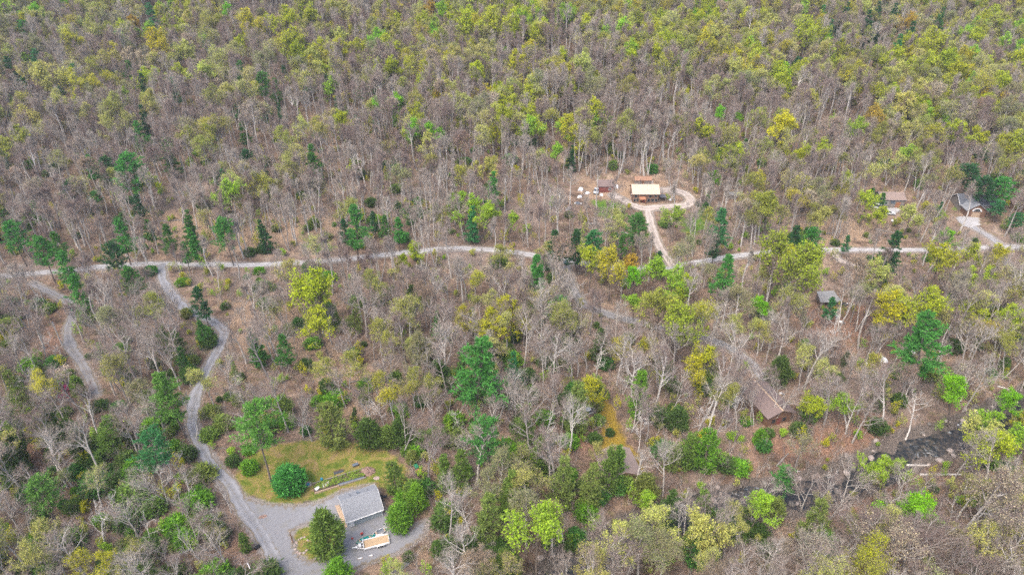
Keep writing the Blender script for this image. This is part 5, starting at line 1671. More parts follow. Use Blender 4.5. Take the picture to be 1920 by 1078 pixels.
MB().bar((-TL / 2, 0, hz - .1), (-TL / 2 - 1.95, 0, hz - .1), .06, 5).build("tongue_bar", M_WHITE, tr_)
MB().box(-TL / 2 - 2.1, -TL / 2 - 1.75, -.09, .09, hz - .16, hz + .0).build("coupler", M_WHITE, tr_)
MB().bar((-TL / 2 - 1.2, .0, 0.0), (-TL / 2 - 1.2, 0, hz + .45), .05, 6).build("jack", M_STEEL, tr_)
MB().box(-TL / 2 - .9, -TL / 2 - .5, -.35, .35, hz, hz + .28).build("tool_box", M_WHITE, tr_)
for sy in (-1, 1):
    for wx in (.45, 1.25):
        wheel(tr_, wx, sy * (TW / 2 + .20), .34, .2)
    f = MB()
    xs = [0.0, .15, .85, 1.55, 1.7]; zs = [.45, .74, .78, .74, .45]
    f.poly([(x, sy * (TW / 2 + .075), z) for x, z in zip(xs, zs)] + [(x, sy * (TW / 2 + .34), z) for x, z in zip(xs, zs)], [(i, i + 1, 5 + i + 1, 5 + i) for i in range(4)])
    f.build("fender", M_WHITE, tr_)
    MB().bar((TL / 2 + .05, sy * (TW / 2 - .02), hz + .1), (TL / 2 + .05, sy * (TW / 2 - .02), hz + 1.0), .04, 5).build("ramp_post", M_WHITE, tr_)


def canoe(name, label, a, b, beam, hull, inner, group, z=0.02, rim=M_WHITE):
    d = b - a
    r = thing(name, label, "boat", (a + b) / 2 + Vector((0, 0, z)), math.atan2(d.y, d.x), group)
    L = d.length
    n = 11
    st = [(-1 + 2 * i / (n - 1)) for i in range(n)]

    def ring(sx, k, top):
        w = beam / 2 * max(0.03, (1 - abs(sx) ** 2.6)) * k
        h = .42 + .16 * abs(sx) ** 3
        return [(sx * L / 2, w, h * top), (sx * L / 2, w * .92, .16), (sx * L / 2, w * .5, .02), (sx * L / 2, -w * .5, .02), (sx * L / 2, -w * .92, .16), (sx * L / 2, -w, h * top)]
    m = MB()
    rings = [ring(s, 1, 1) for s in st]
    pts = [p for q in rings for p in q]
    m.poly(pts, [(k * 6 + i, k * 6 + i + 1, (k + 1) * 6 + i + 1, (k + 1) * 6 + i) for k in range(n - 1) for i in range(5)])
    h = m.build("hull", hull, r, smooth_=True)
    md = h.modifiers.new("thick", 'SOLIDIFY'); md.thickness = .035
    for sg in (0, 5):
        g = MB()
        for k in range(n - 1):
            g.bar(rings[k][sg], rings[k + 1][sg], .035, 5)
        g.build("gunwale", rim, r)
    for x in (-.28, .3):
        w = beam / 2 * (1 - abs(x * 2) ** 2.6) * .95
        MB().box(x * L - .13, x * L + .13, -w, w, .30, .335).build("seat", inner, r)
    return r


canoe("canoe", "teal canoe lying beside the trailer tongue", at(668, 1019), at(700, 1005), 0.95, M_TEAL, M_TIMBER, "boats beside the trailer", rim=M_TIMBER)
canoe("canoe", "short dark teal canoe tucked against the trailer rail", at(681, 1014.5), at(704, 1005), 0.85, M_TEAL, M_TEAL, "boats beside the trailer", z=.03, rim=M_TEAL)
canoe("canoe", "slate-blue canoe with pale gunwales near the bright cedars", at(700, 1004), at(727, 992.5), 1.1, M_SLATE, M_TIMBER, "boats beside the trailer")
for k, (a, b) in enumerate((((704, 1006.5), (727, 998.5)), ((706, 1008.5), (728, 1001)))):
    a, b = at(*a), at(*b); d = b - a
    o = MB().box(-d.length / 2, d.length / 2, -.12, .12, 0, .2).build("beam", M_TIMBER if k else M_PALEMETAL, None, (a + b) / 2, (0, 0, math.atan2(d.y, d.x)))
    o.name = "loose_beam"
    tag(o, ["pale grey beam lying next to the slate-blue canoe", "tan wooden beam lying along the far trailer rail"][k], "beam", "loose beams by the trailer")

# small yard things
for px, py, lb, mt in ((675.5, 1047.5, "short wheel-stop log lying nearer the gravel drive", M_TIMBER), (695.5, 1042.5, "short wheel-stop log with a pale stub by the trailer wheels", M_PINKSTONE)):
    o = thing("wheel_stop", lb, "log", at(px, py), math.radians(18), "wheel stops on the gravel")
    MB().bar((-.42, 0, .12), (.42, 0, .12), .13, 8).build("log", mt, o)
    MB().box(-.34, .34, -.11, .11, .23, .28).build("cap_board", M_WHITE, o)
b = thing("bucket", "white bucket with a dark opening behind the trailer", "bucket", at(721, 986))
MB().loft([[(r * math.cos(a), r * math.sin(a), z) for a in [i * .5236 for i in range(12)]] for z, r in ((0, .19), (.42, .25))]).build("shell", M_WHITE, b)
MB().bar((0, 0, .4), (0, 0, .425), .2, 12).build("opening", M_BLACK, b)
b = thing("fuel_can", "small red fuel can on the gravel near the teal canoe", "can", at(661, 1010), .4)
MB().box(-.2, .2, -.14, .14, 0, .38).build("body", M_REDP, b, bevel=.04); MB().bar((.1, 0, .38), (.18, 0, .52), .04, 6).build("spout", M_WHITE, b)
b = thing("garden_tiller", "small dark red machine standing between garage and canoes", "machine", at(678.5, 1002), .7)
MB().box(-.25, .25, -.16, .16, .2, .5).build("engine", M_REDP, b, bevel=.03); MB().bar((.2, 0, .45), (.75, 0, .9), .03, 5).build("handle", M_BLACK, b)
for sy in (-1, 1): wheel(b, 0, sy * .24, .18, .08)
b = thing("kettle_grill", "black barbecue grill beside the garage corner", "grill", at(716, 938), .3, scale=1.3)
MB().loft([[(r * math.cos(a), r * math.sin(a), z) for a in [i * .449 for i in range(14)]] for z, r in ((.55, .12), (.62, .3), (.8, .38), (.95, .36), (1.08, .2), (1.12, .05))]).build("kettle", M_BLACK, b, smooth_=True)
for a in (0.3, 2.4, 4.5): MB().bar((.2 * math.cos(a), .2 * math.sin(a), .6), (.36 * math.cos(a), .36 * math.sin(a), 0), .025, 5).build("leg", M_STEEL, b)
MB().box(.36, .9, -.22, .22, .72, .76).build("side_shelf", M_BLACK, b)
MB().box(-.5, -.1, -.95, -.5, 0, .8).build("cabinet", M_BLACK, b, bevel=.04)
b = thing("barrel", "black barrel tipped over at the edge of the lower driveway", "barrel", at(483, 1027), .9)
m = MB().loft([[(x, r * math.cos(a), .34 + r * math.sin(a)) for a in [i * .5236 for i in range(12)]] for x, r in ((-.5, .3), (-.3, .34), (.3, .34), (.5, .3))]); m.build("shell", M_BLACK, b, smooth_=True)
MB().bar((.5, 0, .34), (.52, 0, .34), .24, 12).build("lid", M_STEEL, b)
o = MB().bar((-1.2, 0, .1), (1.2, 0, .12), .11, 8).build("fallen_pipe", M_WHITE, None, at(468, 1064), (0, 0, -.95)); tag(o, "white pipe lying in grass at the driveway edge", "pipe")


def lump(mb, cx, cy, cz, rx, ry, rz_, seed, n=9, rows=5, rough=0.16):
    rg = random.Random(seed)
    rings = []
    for i in range(rows):
        t_ = i / (rows - 1)
        z = cz + rz_ * math.sin(t_ * 1.571) - .12
        k = max(.05, math.cos(t_ * 1.571))
        rings.append([(cx + rx * k * rg.uniform(1 - rough, 1 + rough) * math.cos(6.283 * j / n), cy + ry * k * rg.uniform(1 - rough, 1 + rough) * math.sin(6.283 * j / n), z + rg.uniform(-.4, .4) * rough * rz_) for j in range(n)])
    mb.loft(rings)
    return mb


o = lump(MB(), 0, 0, 0, 1.45, 1.15, .85, 5, 26, 12, .3).build("dirt_mound", M_DIRT, None, at(690, 884)); tag(o, "heap of pinkish earth at the end of the garden bed", "mound")
o = lump(MB(), 0, 0, 0, .8, .6, .25, 6, 12, 6).build("gravel_heap", M_PINKSTONE, None, at(706, 896)); tag(o, "low pile of pale stones behind the garage", "pile")
o = lump(MB(), 0, 0, 0, 1.1, .6, .25, 8, 22, 8, .4).build("brush_heap", M_DIRT, None, at(493, 969), (0, 0, .3)); tag(o, "low brown heap of leaves in the middle of the yard fork", "pile")
# stones ringing the cedar island
for k, (px, py) in enumerate(((553, 1022), (556, 1016), (560, 1011), (565, 1008), (571, 1006), (577, 1012), (553, 1029), (557, 1035), (563, 1037), (570, 1036), (575, 1031), (549, 1014))):
    o = lump(MB(), 0, 0, 0, rnd.uniform(.25, .45), rnd.uniform(.2, .35), rnd.uniform(.25, .4), 30 + k, 7, 4).build("edging_stone", M_PINKSTONE if k % 3 else M_STONE, None, at(px, py), (0, 0, rnd.uniform(0, 3)))
    tag(o, f"{ORD[k]} stone counted clockwise from the post around the yard cedar", "stone", "stones ringing the yard cedar")
o = thing("wooden_post", "leaning brown wooden post by the stone ring in the yard", "post", at(549.5, 1017))
MB().bar((0, 0, -.3), (-.15, .05, 3.1), .11, 8, .085).build("post", M_LOG, o); MB().bar((-.15, .05, 3.1), (-.155, .05, 3.16), .1, 8).build("cap", M_TIMBER, o)
# pipes and lumber on a rack
o = thing("pipe_stack", "stack of dark grey pipes on wooden blocks at the yard rim", "stack", at(756, 1063), math.radians(48))
for k in range(5): MB().bar((-1.3, -.4 + .2 * k, .3 + .02 * (k % 2)), (1.3, -.4 + .2 * k, .3 + .02 * (k % 2)), .085, 7).build("pipe", M_SLATE if k % 2 else M_STEEL, o)
for x in (-.9, .9): MB().box(x - .1, x + .1, -.6, .6, 0, .2).build("block", M_TIMBER, o)
o = thing("lumber_pile", "loose weathered boards beside the pipe stack", "pile", at(742, 1074), math.radians(10))
for k in range(5): MB().box(-1.5 + .2 * k, 1.2 + .1 * k, -.7 + .3 * k, -.45 + .3 * k, .02, .1 + .02 * k).build("board", M_GREYWOOD, o, rot=(0, 0, .12 * (k - 2)))
# orange machine with a green engine
o = thing("wood_chipper", "rusty orange towed machine with a green engine behind the garage", "machine", at(785, 888), math.radians(-62))
MB().box(-1.7, 1.2, -.45, .45, .5, .75).build("frame", M_ORANGEP, o, bevel=.03); MB().loft([[(x, -w, .75), (x, w, .75), (x, w, h), (x, -w, h)] for x, w, h in ((-.2, .45, 1.3), (.6, .5, 1.45), (1.4, .7, 1.7))]).build("hopper", M_ORANGEP, o)
MB().box(-1.75, -.55, -.42, .42, .78, 1.35).build("engine", M_GREENP, o, bevel=.06); MB().bar((-1.7, 0, .55), (-2.9, 0, .5), .07, 6).build("tongue", M_ORANGEP, o)
for sy in (-1, 1): wheel(o, .1, sy * .62, .34, .18)

# --- garden bed
ga, gb = at(588, 917), at(684, 887)
d = gb - ga
GL = d.length
gdn = thing("garden_bed", "raised vegetable bed with timber edges behind the garage", "garden bed", (ga + gb) / 2, math.atan2(d.y, d.x))
MB().box(-GL / 2, GL / 2, -1.25, 1.35, -.1, .16).build("soil", M_SOIL, gdn)
MB().box(-GL / 2, -.3, -1.42, -1.26, -.1, .34).build("edge_board", M_TIMBER, gdn); MB().box(-.2, GL / 2, -1.45, -1.26, -.1, .3).build("edge_board", M_GREYWOOD, gdn)
MB().box(-GL / 2, GL / 2, 1.36, 1.5, -.1, .3).build("edge_board", M_GREYWOOD, gdn)
MB().box(-.5, GL / 2 - .4, -1.24, -.78, .165, .21).build("tarp_strip", M_SLATE, gdn)
for k in range(6): MB().box(-GL / 2 + 1.6 + k * .28, -GL / 2 + 1.78 + k * .28, -.7 + .25 * (k % 2), .5 + .2 * (k % 3), .165, .2).build("row_board", M_WHITE if k % 2 else M_TIMBER, gdn)
rg_ = np.random.default_rng(77)
gg = Geo()
n_ = 230
lx = rg_.uniform(-GL / 2 + .2, GL / 2 - .2, n_); ly = rg_.uniform(-.75, 1.2, n_)
kk = 14
Pl = np.repeat(np.stack([lx, ly, np.full(n_, .2)], 1), kk, 0) + rg_.normal(0, .13, (n_ * kk, 3)) * [1, 1, .8] + [0, 0, .18]
gg.leaves(Pl, nrm(rg_.normal(0, .7, Pl.shape) + [0, 0, .8]), rg_.uniform(.05, .12, len(Pl)), 0, rg_)
v_, f_, _m = gg.out()
go_ = link("greens_foliage", mesh_np("greens_foliage", v_, f_, [M_LEAF]), gdn); go_["kind"] = "stuff"; go_["tint"] = (0.29, 0.42, 0.08)
o = thing("planter_trough", "dark grey planter trough along the back of the garden bed", "planter", at(635, 885.5), math.atan2(d.y, d.x))
MB().box(-1.0, 1.0, -.25, .25, 0, .5).build("trough", M_SLATE, o); MB().box(-.95, .95, -.2, .2, .501, .56).build("soil", M_SOIL, o)
o = thing("water_barrel", "teal plastic barrel at the left end of the garden bed", "barrel", at(604, 902))
MB().loft([[(r * math.cos(a), r * math.sin(a), z) for a in [i * .5236 for i in range(12)]] for z, r in ((0, .27), (.25, .31), (.65, .31), (.9, .27))]).build("shell", M_BLUEP, o, smooth_=True); MB().bar((0, 0, .9), (0, 0, .94), .2, 12).build("lid", M_BLUEP, o)
o = thing("storage_box", "white storage box standing at the garden bed corner", "box", at(595.5, 918), .9)
MB().box(-.45, .45, -.28, .28, 0, .5).build("box", M_WHITE, o, bevel=.03); MB().box(-.48, .48, -.31, .31, .502, .58).build("lid", M_WHITE, o, bevel=.02)
o = thing("pallet", "weathered slatted pallet leaning by the white storage box", "pallet", at(605, 918), .45)
for k in range(6): MB().box(-.6, .6, -.55 + k * .2, -.41 + k * .2, .12, .16).build("slat", M_TIMBER, o)
for x in (-.5, 0, .42): MB().box(x, x + .09, -.55, .55, 0, .118).build("runner", M_GREYWOOD, o)
o = thing("fire_ring", "low orange-rimmed ring with a blue lid in the grass", "fire ring", at(578, 908))
MB().loft([[(r * math.cos(a), r * math.sin(a), z) for a in [i * .449 for i in range(14)]] for z, r in ((0, .75), (.16, .72), (.16, .6), (.02, .55))]).build("ring", M_PINKSTONE, o); MB().bar((0, 0, .04), (0, 0, .12), .36, 14).build("lid", M_BLUEP, o)
o = thing("wheelbarrow", "dark wheelbarrow parked at the far end of the garden bed", "wheelbarrow", at(667, 874), .5)
MB().loft([[(-.55, -.2, .3), (.4, -.2, .3), (.4, .2, .3), (-.55, .2, .3)], [(-.65, -.36, .65), (.6, -.36, .65), (.6, .36, .65), (-.65, .36, .65)]]).build("tray", M_SLATE, o)
for sy in (-1, 1): MB().bar((.5, sy * .1, .22), (-1.1, sy * .3, .6), .03, 5).build("handle", M_TIMBER, o)
wheel(o, .6, 0, .2, .1)

# --- the cream-roofed cabin on the hill side
c0, c1 = at(1186, 381), at(1233, 381)
CW = (c1 - c0).length
cc = (c0 + c1) / 2 + Vector((0, 3.4, 0)); cc.z = float(min(c0.z, c1.z)) + .1
CD = 6.8
cab = gable("cabin", "brown log cabin with a cream metal roof in a hillside clearing", cc, 0.0, CW, CD, 3.7, 2.0, M_LOG, M_CREAM, over=.5, seams=14, found=1.0, trim=M_LOG)
for u in (-3.9, -2.9): window(cab, "front", u, .5, .8, 1.3, CW, CD, M_TIMBER)
for u in (1.2, 2.6, 3.9): window(cab, "front", u, .6, .9, 1.1, CW, CD, M_GREYWOOD)
for u in (-3.6, -.6, 1.6, 3.6): window(cab, "front", u, 2.3, .9, .9, CW, CD, M_GREYWOOD)
window(cab, "right", 0, 1.0, 1.0, 1.1, CW, CD); window(cab, "left", 0, 1.0, 1.0, 1.1, CW, CD)
panel(cab, "door", "front", -.6, .0, 1.0, 2.05, CW, CD, M_REDWALL)
pr = MB().poly([(-2.4, -CD / 2 - 1.6, 2.0), (-.1, -CD / 2 - 1.6, 2.0), (-.1, -CD / 2 - .1, 2.6), (-2.4, -CD / 2 - .1, 2.6), (-2.4, -CD / 2 - 1.6, 2.1), (-.1, -CD / 2 - 1.6, 2.1), (-.1, -CD / 2 - .1, 2.7), (-2.4, -CD / 2 - .1, 2.7)],
                [(0, 3, 2, 1), (4, 5, 6, 7), (0, 1, 5, 4), (1, 2, 6, 5), (2, 3, 7, 6), (3, 0, 4, 7)]).build("porch_roof", M_ORANGE, cab)
for x in (-2.3, -.2): MB().box(x - .07, x + .07, -CD / 2 - 1.5, -CD / 2 - 1.36, -.5, 2.02).build("porch_post", M_ORANGE, cab)
MB().box(-2.4, -.1, -CD / 2 - 1.55, -CD / 2 - .1, -.4, .12).build("porch_deck", M_TIMBER, cab)
MB().box(2.6, 3.2, 1.2, 1.8, 4.0, 6.4).build("chimney", M_STONE, cab)
o = thing("lean_to", "dark open lean-to against the cabin's right end", "lean-to", cc + Vector((CW / 2 + 1.9, -1.2, 0)))
MB().poly([(-1.2, -1.4, 2.0), (1.2, -1.4, 1.7), (1.2, 1.4, 1.7), (-1.2, 1.4, 2.0), (-1.2, -1.4, 2.1), (1.2, -1.4, 1.8), (1.2, 1.4, 1.8), (-1.2, 1.4, 2.1)], [(0, 3, 2, 1), (4, 5, 6, 7), (0, 1, 5, 4), (1, 2, 6, 5), (2, 3, 7, 6), (3, 0, 4, 7)]).build("roof", M_DARKROOF, o)
for x in (-1.05, 1.05):
    for y in (-1.25, 1.25): MB().box(x - .07, x + .07, y - .07, y + .07, -.6, 1.72).build("post", M_GREYWOOD, o)
MB().box(-1.0, 1.0, 1.0, 1.15, -.4, 1.6).build("back_wall", M_GREYWOOD, o)
rs = gable("outbuilding", "low outbuilding with a rusty orange roof behind the cream-roofed cabin", at(1208, 347) + Vector((-.5, 1.5, 0)), 0, 6.0, 3.2, 1.9, .8, M_GREYWOOD, M_RUSTROOF, over=.3, seams=6)
panel(rs, "door", "front", 0, 0, .9, 1.7, 6.0, 3.2, M_LOG)
s0, s1 = at(1122, 361), at(1150, 361)
SW = (s1 - s0).length
sh = gable("shed", "red-walled shed with a mauve-brown roof left of the cabin", (s0 + s1) / 2 + Vector((0, 2.4, 0)), 0.05, SW, 4.6, 2.4, 1.4, M_REDWALL, M_BROWNROOF, over=.3, courses=9)
panel(sh, "door", "front", -1.2, 0, 1.6, 2.0, SW, 4.6, M_REDWALL); window(sh, "front", 1.3, .9, .8, .8, SW, 4.6)
window(sh, "left", 0, 1.0, .8, .8, SW, 4.6)


def car(label, loc, rz, paint_m, style="car", group="parked vehicles"):
    r = thing("parked_car" if style == "car" else "pickup_truck" if style == "pickup" else "van", label, "car" if style == "car" else "truck" if style == "pickup" else "van", loc, rz, group)
    L, Wd = 4.5, 1.8
    if style == "van": prof = [(-2.25, .45), (-2.25, 1.0), (-2.2, 1.05), (-1.6, 1.1), (2.2, 1.1), (2.25, .45)]; roof = [(-1.55, 1.1), (-1.0, 1.95), (2.0, 2.0), (2.2, 1.1)]
    elif style == "pickup": prof = [(-2.4, .45), (-2.4, 1.0), (-2.3, 1.1), (-1.1, 1.15), (2.4, 1.1), (2.4, .5)]; roof = [(-1.15, 1.12), (-.55, 1.78), (.6, 1.8), (.85, 1.12)]
    else: prof = [(-2.2, .4), (-2.22, .75), (-2.1, .86), (-.95, .95), (2.05, .98), (2.2, .85), (2.2, .4)]; roof = [(-1.0, .95), (-.25, 1.42), (1.0, 1.45), (1.8, .97)]
    n = len(prof)
    m = MB()
    m.poly([(x, -Wd / 2, z) for x, z in prof] + [(x, Wd / 2, z) for x, z in prof], [tuple(range(n)), tuple(range(2 * n - 1, n - 1, -1))] + [(i, n + i, n + (i + 1) % n, (i + 1) % n) for i in range(n)])
    m.build("body", paint_m, r, bevel=.06)
    w0, w1 = Wd / 2 - .06, Wd / 2 - .2
    (xa, za), (xb, zb), (xc, zc), (xd, zd) = roof
    MB().poly([(xa, -w0, za + .002), (xb, -w1, zb), (xc, -w1, zc), (xd, -w0, zd + .002), (xa, w0, za + .002), (xb, w1, zb), (xc, w1, zc), (xd, w0, zd + .002)],
              [(0, 1, 2, 3), (7, 6, 5, 4), (0, 4, 5, 1), (2, 6, 7, 3)]).build("windows", M_GLASS, r)
    MB().box(xb - .08, xc + .08, -w1 - .02, w1 + .02, zb - .01, zc + .05).build("roof", paint_m, r, bevel=.03)
    for x in (-1.4, 1.4):
        for y in (-Wd / 2 + .08, Wd / 2 - .08): wheel(r, x, y, .33, .22)
    for y in (-.62, .62): MB().box(-L / 2 - .02 - (.17 if style == "pickup" else .0), -L / 2 + .1, y - .16, y + .16, .62, .76).build("headlight", M_STEEL, r)
    if style == "pickup": MB().box(.95, 2.32, -.75, .75, 1.101, 1.14).build("bed_liner", M_BLACK, r)
    return r


car("silver-white car parked left of the red shed", at(1118, 361), 1.35, M_CARS)
car("dark car parked on the road under the three dark pines", at(1051, 494), 2.75, M_CARG)
car("white van parked before the brown workshop", at(1645, 392), 2.5, M_CARW, "van")
car("white car parked right of the van near the workshop", at(1665, 402), 3.0, M_CARW)
car("pale blue-white pickup on the mossy yellow lane", at(1111, 737), 1.9, M_CARW, "pickup")
car("small silver car under trees left of the mossy lane", at(1099, 776), .4, M_CARS)

# junk round the cabin: tarps and stacked goods
JUNK = [(1089, 356, 1.6, M_TARP, "white tarp heap at the edge of the cabin clearing"), (1101, 363, 1.2, M_TARP, "small white tarp heap beside the silver car"), (1087, 370, 1.3, M_TARP, "white tarp heap nearest the left woods"),
        (1084, 382, 1.2, M_SLATE, "dark grey tarp heap at the lawn corner"), (1104, 389, 1.0, M_BLACK, "black covered heap on the left lawn"), (1155, 351, 1.7, M_TARP, "white covered pile between shed and cabin"),
        (1128, 366, 1.1, M_TARP, "low white heap in front of the red shed"), (1068, 392, 1.8, M_PALEMETAL, "pale grey covered pile at the clearing's left rim"), (1257, 375, .9, M_TARP, "white heap inside the cabin turning loop"),
        (1637, 386, 1.3, M_TARP, "white tarp heap left of the van"), (1501, 578, 1.1, M_TARP, "white heap on the ground below the grey lean-to roof"), (1480, 556, 1.0, M_PALEMETAL, "pale heap in the yellow brush left of the lean-to roof"),
        (1571, 594, .8, M_TARP, "small white bundle below the lean-to roof"), (1577, 604, .9, M_TARP, "second white bundle farther below the lean-to roof"), (1658, 676, 1.4, M_TARP, "big white heap in the woods left of the feathery pine"),
        (1625, 682, .8, M_TARP, "small white bag in brush left of the big white heap"), (1640, 700, 1.2, M_TARP, "white heap below the big white heap"), (1624, 706, 1.0, M_PALEMETAL, "pale grey tarp below the small white bag"),
        (1745, 690, 1.4, M_TARP, "white junk heap right of the gravel patch below the feathery pine"), (1700, 670, 1.0, M_REDP, "red-brown junk heap in the gravel patch"), (1464, 738, .7, M_TARP, "white bag beside the long brown cabin"),
        (1368, 744, .7, M_REDP, "red thing in the woods left of the long cabin"), (1583, 572, 1.3, M_BLACK, "dark stacked goods at the lean-to's right end"), (1712, 660, .9, M_TARP, "white scrap in brush above the gravel patch")]
for k, (px, py, r_, mt, lb) in enumerate(JUNK):
    o = thing("covered_heap", lb, "heap", at(px, py), rnd.uniform(0, 3), "covered heaps and junk")
    lump(MB(), 0, 0, 0, r_ * .8, r_ * .55, r_ * .7, 200 + k, 10, 5).build("tarp", mt, o)
    for q in range(2):
        a_ = rnd.uniform(0, 6.28)
        MB().box(-.25, .25, -.2, .2, -.1, rnd.uniform(.2, .5)).build("crate", rnd.choice([M_GREYWOOD, M_TARP, M_TIMBER, M_SLATE]), o, (r_ * .95 * math.cos(a_), r_ * .75 * math.sin(a_), 0), (0, 0, a_))

# --- workshop and house at the right
w0_, w1_ = at(1649, 389), at(1693, 389)
WW = (w1_ - w0_).length
wk = gable("workshop", "brown workshop with a pinkish-tan roof and orange door", (w0_ + w1_) / 2 + Vector((0, 3.0, 0)), -0.04, WW, 6.0, 3.0, 1.5, M_GREYWOOD, M_TANROOF, over=.35, courses=12, trim=M_SLATE)
panel(wk, "sliding_door", "front", WW * .25, 0, 1.7, 2.1, WW, 6.0, M_ORANGE); panel(wk, "side_panel", "front", WW * .02, 1.5, 1.4, 1.2, WW, 6.0, M_SLATE, False)
window(wk, "front", -WW * .25, 1.2, 1.0, .9, WW, 6.0)
o = thing("propane_tank", "white propane tank below the brown workshop", "tank", at(1675, 417), .3)
MB().loft([[(x, r * math.cos(a), .75 + r * math.sin(a)) for a in [i * .5236 for i in range(12)]] for x, r in ((-1.0, .12), (-.85, .42), (-.6, .5), (.6, .5), (.85, .42), (1.0, .12))]).build("shell", M_WHITE, o, smooth_=True)
for x in (-.6, .6): MB().box(x - .08, x + .08, -.35, .35, 0, .3).build("foot", M_STEEL, o)
MB().bar((0, 0, 1.2), (0, 0, 1.4), .12, 8).build("valve_cap", M_WHITE, o)

hb = at(1832, 408)
hs = gable("house", "dark-roofed log house with an arched gable window and grey forecourt", hb + Vector((2.5, 7.5, 0)), -0.10, 12.5, 7.0, 3.0, 2.3, M_GREYWOOD, M_DARKROOF, over=.5, courses=12, trim=M_WHITE)
for u in (1.5, 3.2, 5.0): window(hs, "front", u, .9, 1.0, 1.1, 12.5, 7.0)
# front cross wing: gable facing the camera
wx, wy, wd, wl, wwh, wr = -2.6, -5.0, 6.4, 5.4, 2.8, 2.2
MB().poly([(wx - wd / 2, wy - wl / 2, -.8), (wx + wd / 2, wy - wl / 2, -.8), (wx + wd / 2, wy - wl / 2, wwh), (wx, wy - wl / 2, wwh + wr), (wx - wd / 2, wy - wl / 2, wwh),
           (wx - wd / 2, -3.4, -.8), (wx + wd / 2, -3.4, -.8), (wx + wd / 2, -3.4, wwh), (wx, -3.4, wwh + wr), (wx - wd / 2, -3.4, wwh)],
          [(0, 1, 2, 3, 4), (5, 9, 8, 7, 6), (0, 4, 9, 5), (1, 6, 7, 2)]).build("wing", M_LOG, hs)
for s_ in (-1, 1):
    e = .5
    q = [(wx, wy - wl / 2 - e, wwh + wr + .05), (wx, -.2, wwh + wr + .05), (wx + s_ * (wd / 2 + e), -2.2, wwh - e * wr / (wd / 2) + .05), (wx + s_ * (wd / 2 + e), wy - wl / 2 - e, wwh - e * wr / (wd / 2) + .05)]
    MB().poly(q + [(a, b, c + .14) for a, b, c in q], [(0, 1, 2, 3), (7, 6, 5, 4), (0, 4, 5, 1), (1, 5, 6, 2), (2, 6, 7, 3), (3, 7, 4, 0)]).build("wing_roof", M_SHINGLE, hs)
arc = [(1.3 * math.cos(a), 1.0 * math.sin(a)) for a in [i * math.pi / 10 for i in range(11)]]
yy = wy - wl / 2
fr_ = MB().poly([(wx + x * 1.25, yy - .02, 2.3 + z * 1.25) for x, z in arc] + [(wx + x * 1.25, yy - .12, 2.3 + z * 1.25) for x, z in arc], [tuple(range(10, -1, -1)), tuple(range(11, 22))] + [(i, i + 1, 12 + i, 11 + i) for i in range(10)]).build("arched_window", M_WHITE, hs)
MB().poly([(wx + x * .85, yy - .125, 2.4 + z * .85) for x, z in arc] + [(wx + x * .85, yy - .16, 2.4 + z * .85) for x, z in arc], [tuple(range(10, -1, -1)), tuple(range(11, 22))] + [(i, i + 1, 12 + i, 11 + i) for i in range(10)]).build("pane", M_GLASS, fr_)
MB().box(wx - 1.4, wx + 1.4, yy - .1, yy - .004, -.2, 1.9).build("garage_door", M_TIMBER, hs)
MB().box(3.4, 4.1, .8, 1.5, 4.0, 6.3).build("chimney", M_STONE, hs)
hb2 = gable("outbuilding", "small brown-roofed outbuilding at the right frame edge behind the blue-green pine", at(1905, 398) + Vector((3, 4, 0)), 0.0, 8.0, 5.0, 2.5, 1.4, M_LOG, M_BROWNROOF, courses=8)
window(hb2, "front", -1.5, .9, 1, 1, 8, 5); panel(hb2, "door", "front", 1.5, 0, 1, 2, 8, 5, M_ORANGE)
sm = gable("outbuilding", "tiny pale-roofed shelter among bare trunks right of the cabin", at(1379, 374) + Vector((0, 1.5, 0)), .05, 4.6, 2.6, 1.6, .5, M_GREYWOOD, M_PALEMETAL, seams=5, over=.25)
panel(sm, "door", "front", .8, 0, .8, 1.4, 4.6, 2.6, M_LOG)

# --- long brown cabin above the creek: ridge runs towards the viewer
ra, rb = lifted(1416, 713, 5.2), lifted(1468, 768, 5.2)
d = rb - ra
LW = d.length - .8
lang = math.atan2(d.y, d.x)
lc = (ra + rb) / 2; lc.z = float(height(lc.x, lc.y))
lb_ = gable("cabin", "long brown-roofed cabin with a shady front porch above the creek", lc, lang, LW, 6.2, max(2.4, 5.0 - 1.3 - lc.z), 1.3, M_LOG, M_BROWNROOF, over=.7, courses=12, ridge_m=M_TIMBER, found=1.5)
fh = max(2.2, 3.0 - lc.z)
for u in (-1.4, 1.4): window(lb_, "right", u, .7, 1.0, 1.2, LW, 6.2, M_LOG)
panel(lb_, "door", "right", 0, 0, 1.0, 2.0, LW, 6.2, M_REDWALL)
for k in range(9): MB().box(LW / 2 + .1 + k * .3, LW / 2 + .37 + k * .3, -3.2, 3.2, -.25, -.12).build("deck_board", M_ORANGE, lb_)
for y in (-3.0, 3.0): MB().box(LW / 2 + 2.4, LW / 2 + 2.54, y - .07, y + .07, -1.5, .9).build("deck_post", M_LOG, lb_)
MB().box(LW / 2 + 2.42, LW / 2 + 2.5, -3.0, 3.0, .8, .9).build("deck_rail", M_LOG, lb_)
for k in range(3): MB().box(LW / 2 + 2.85 + k * .3, LW / 2 + 3.12 + k * .3, -1.0, 1.0, -.9 - k * .1, -.45 - k * .18).build("step", M_TIMBER, lb_)
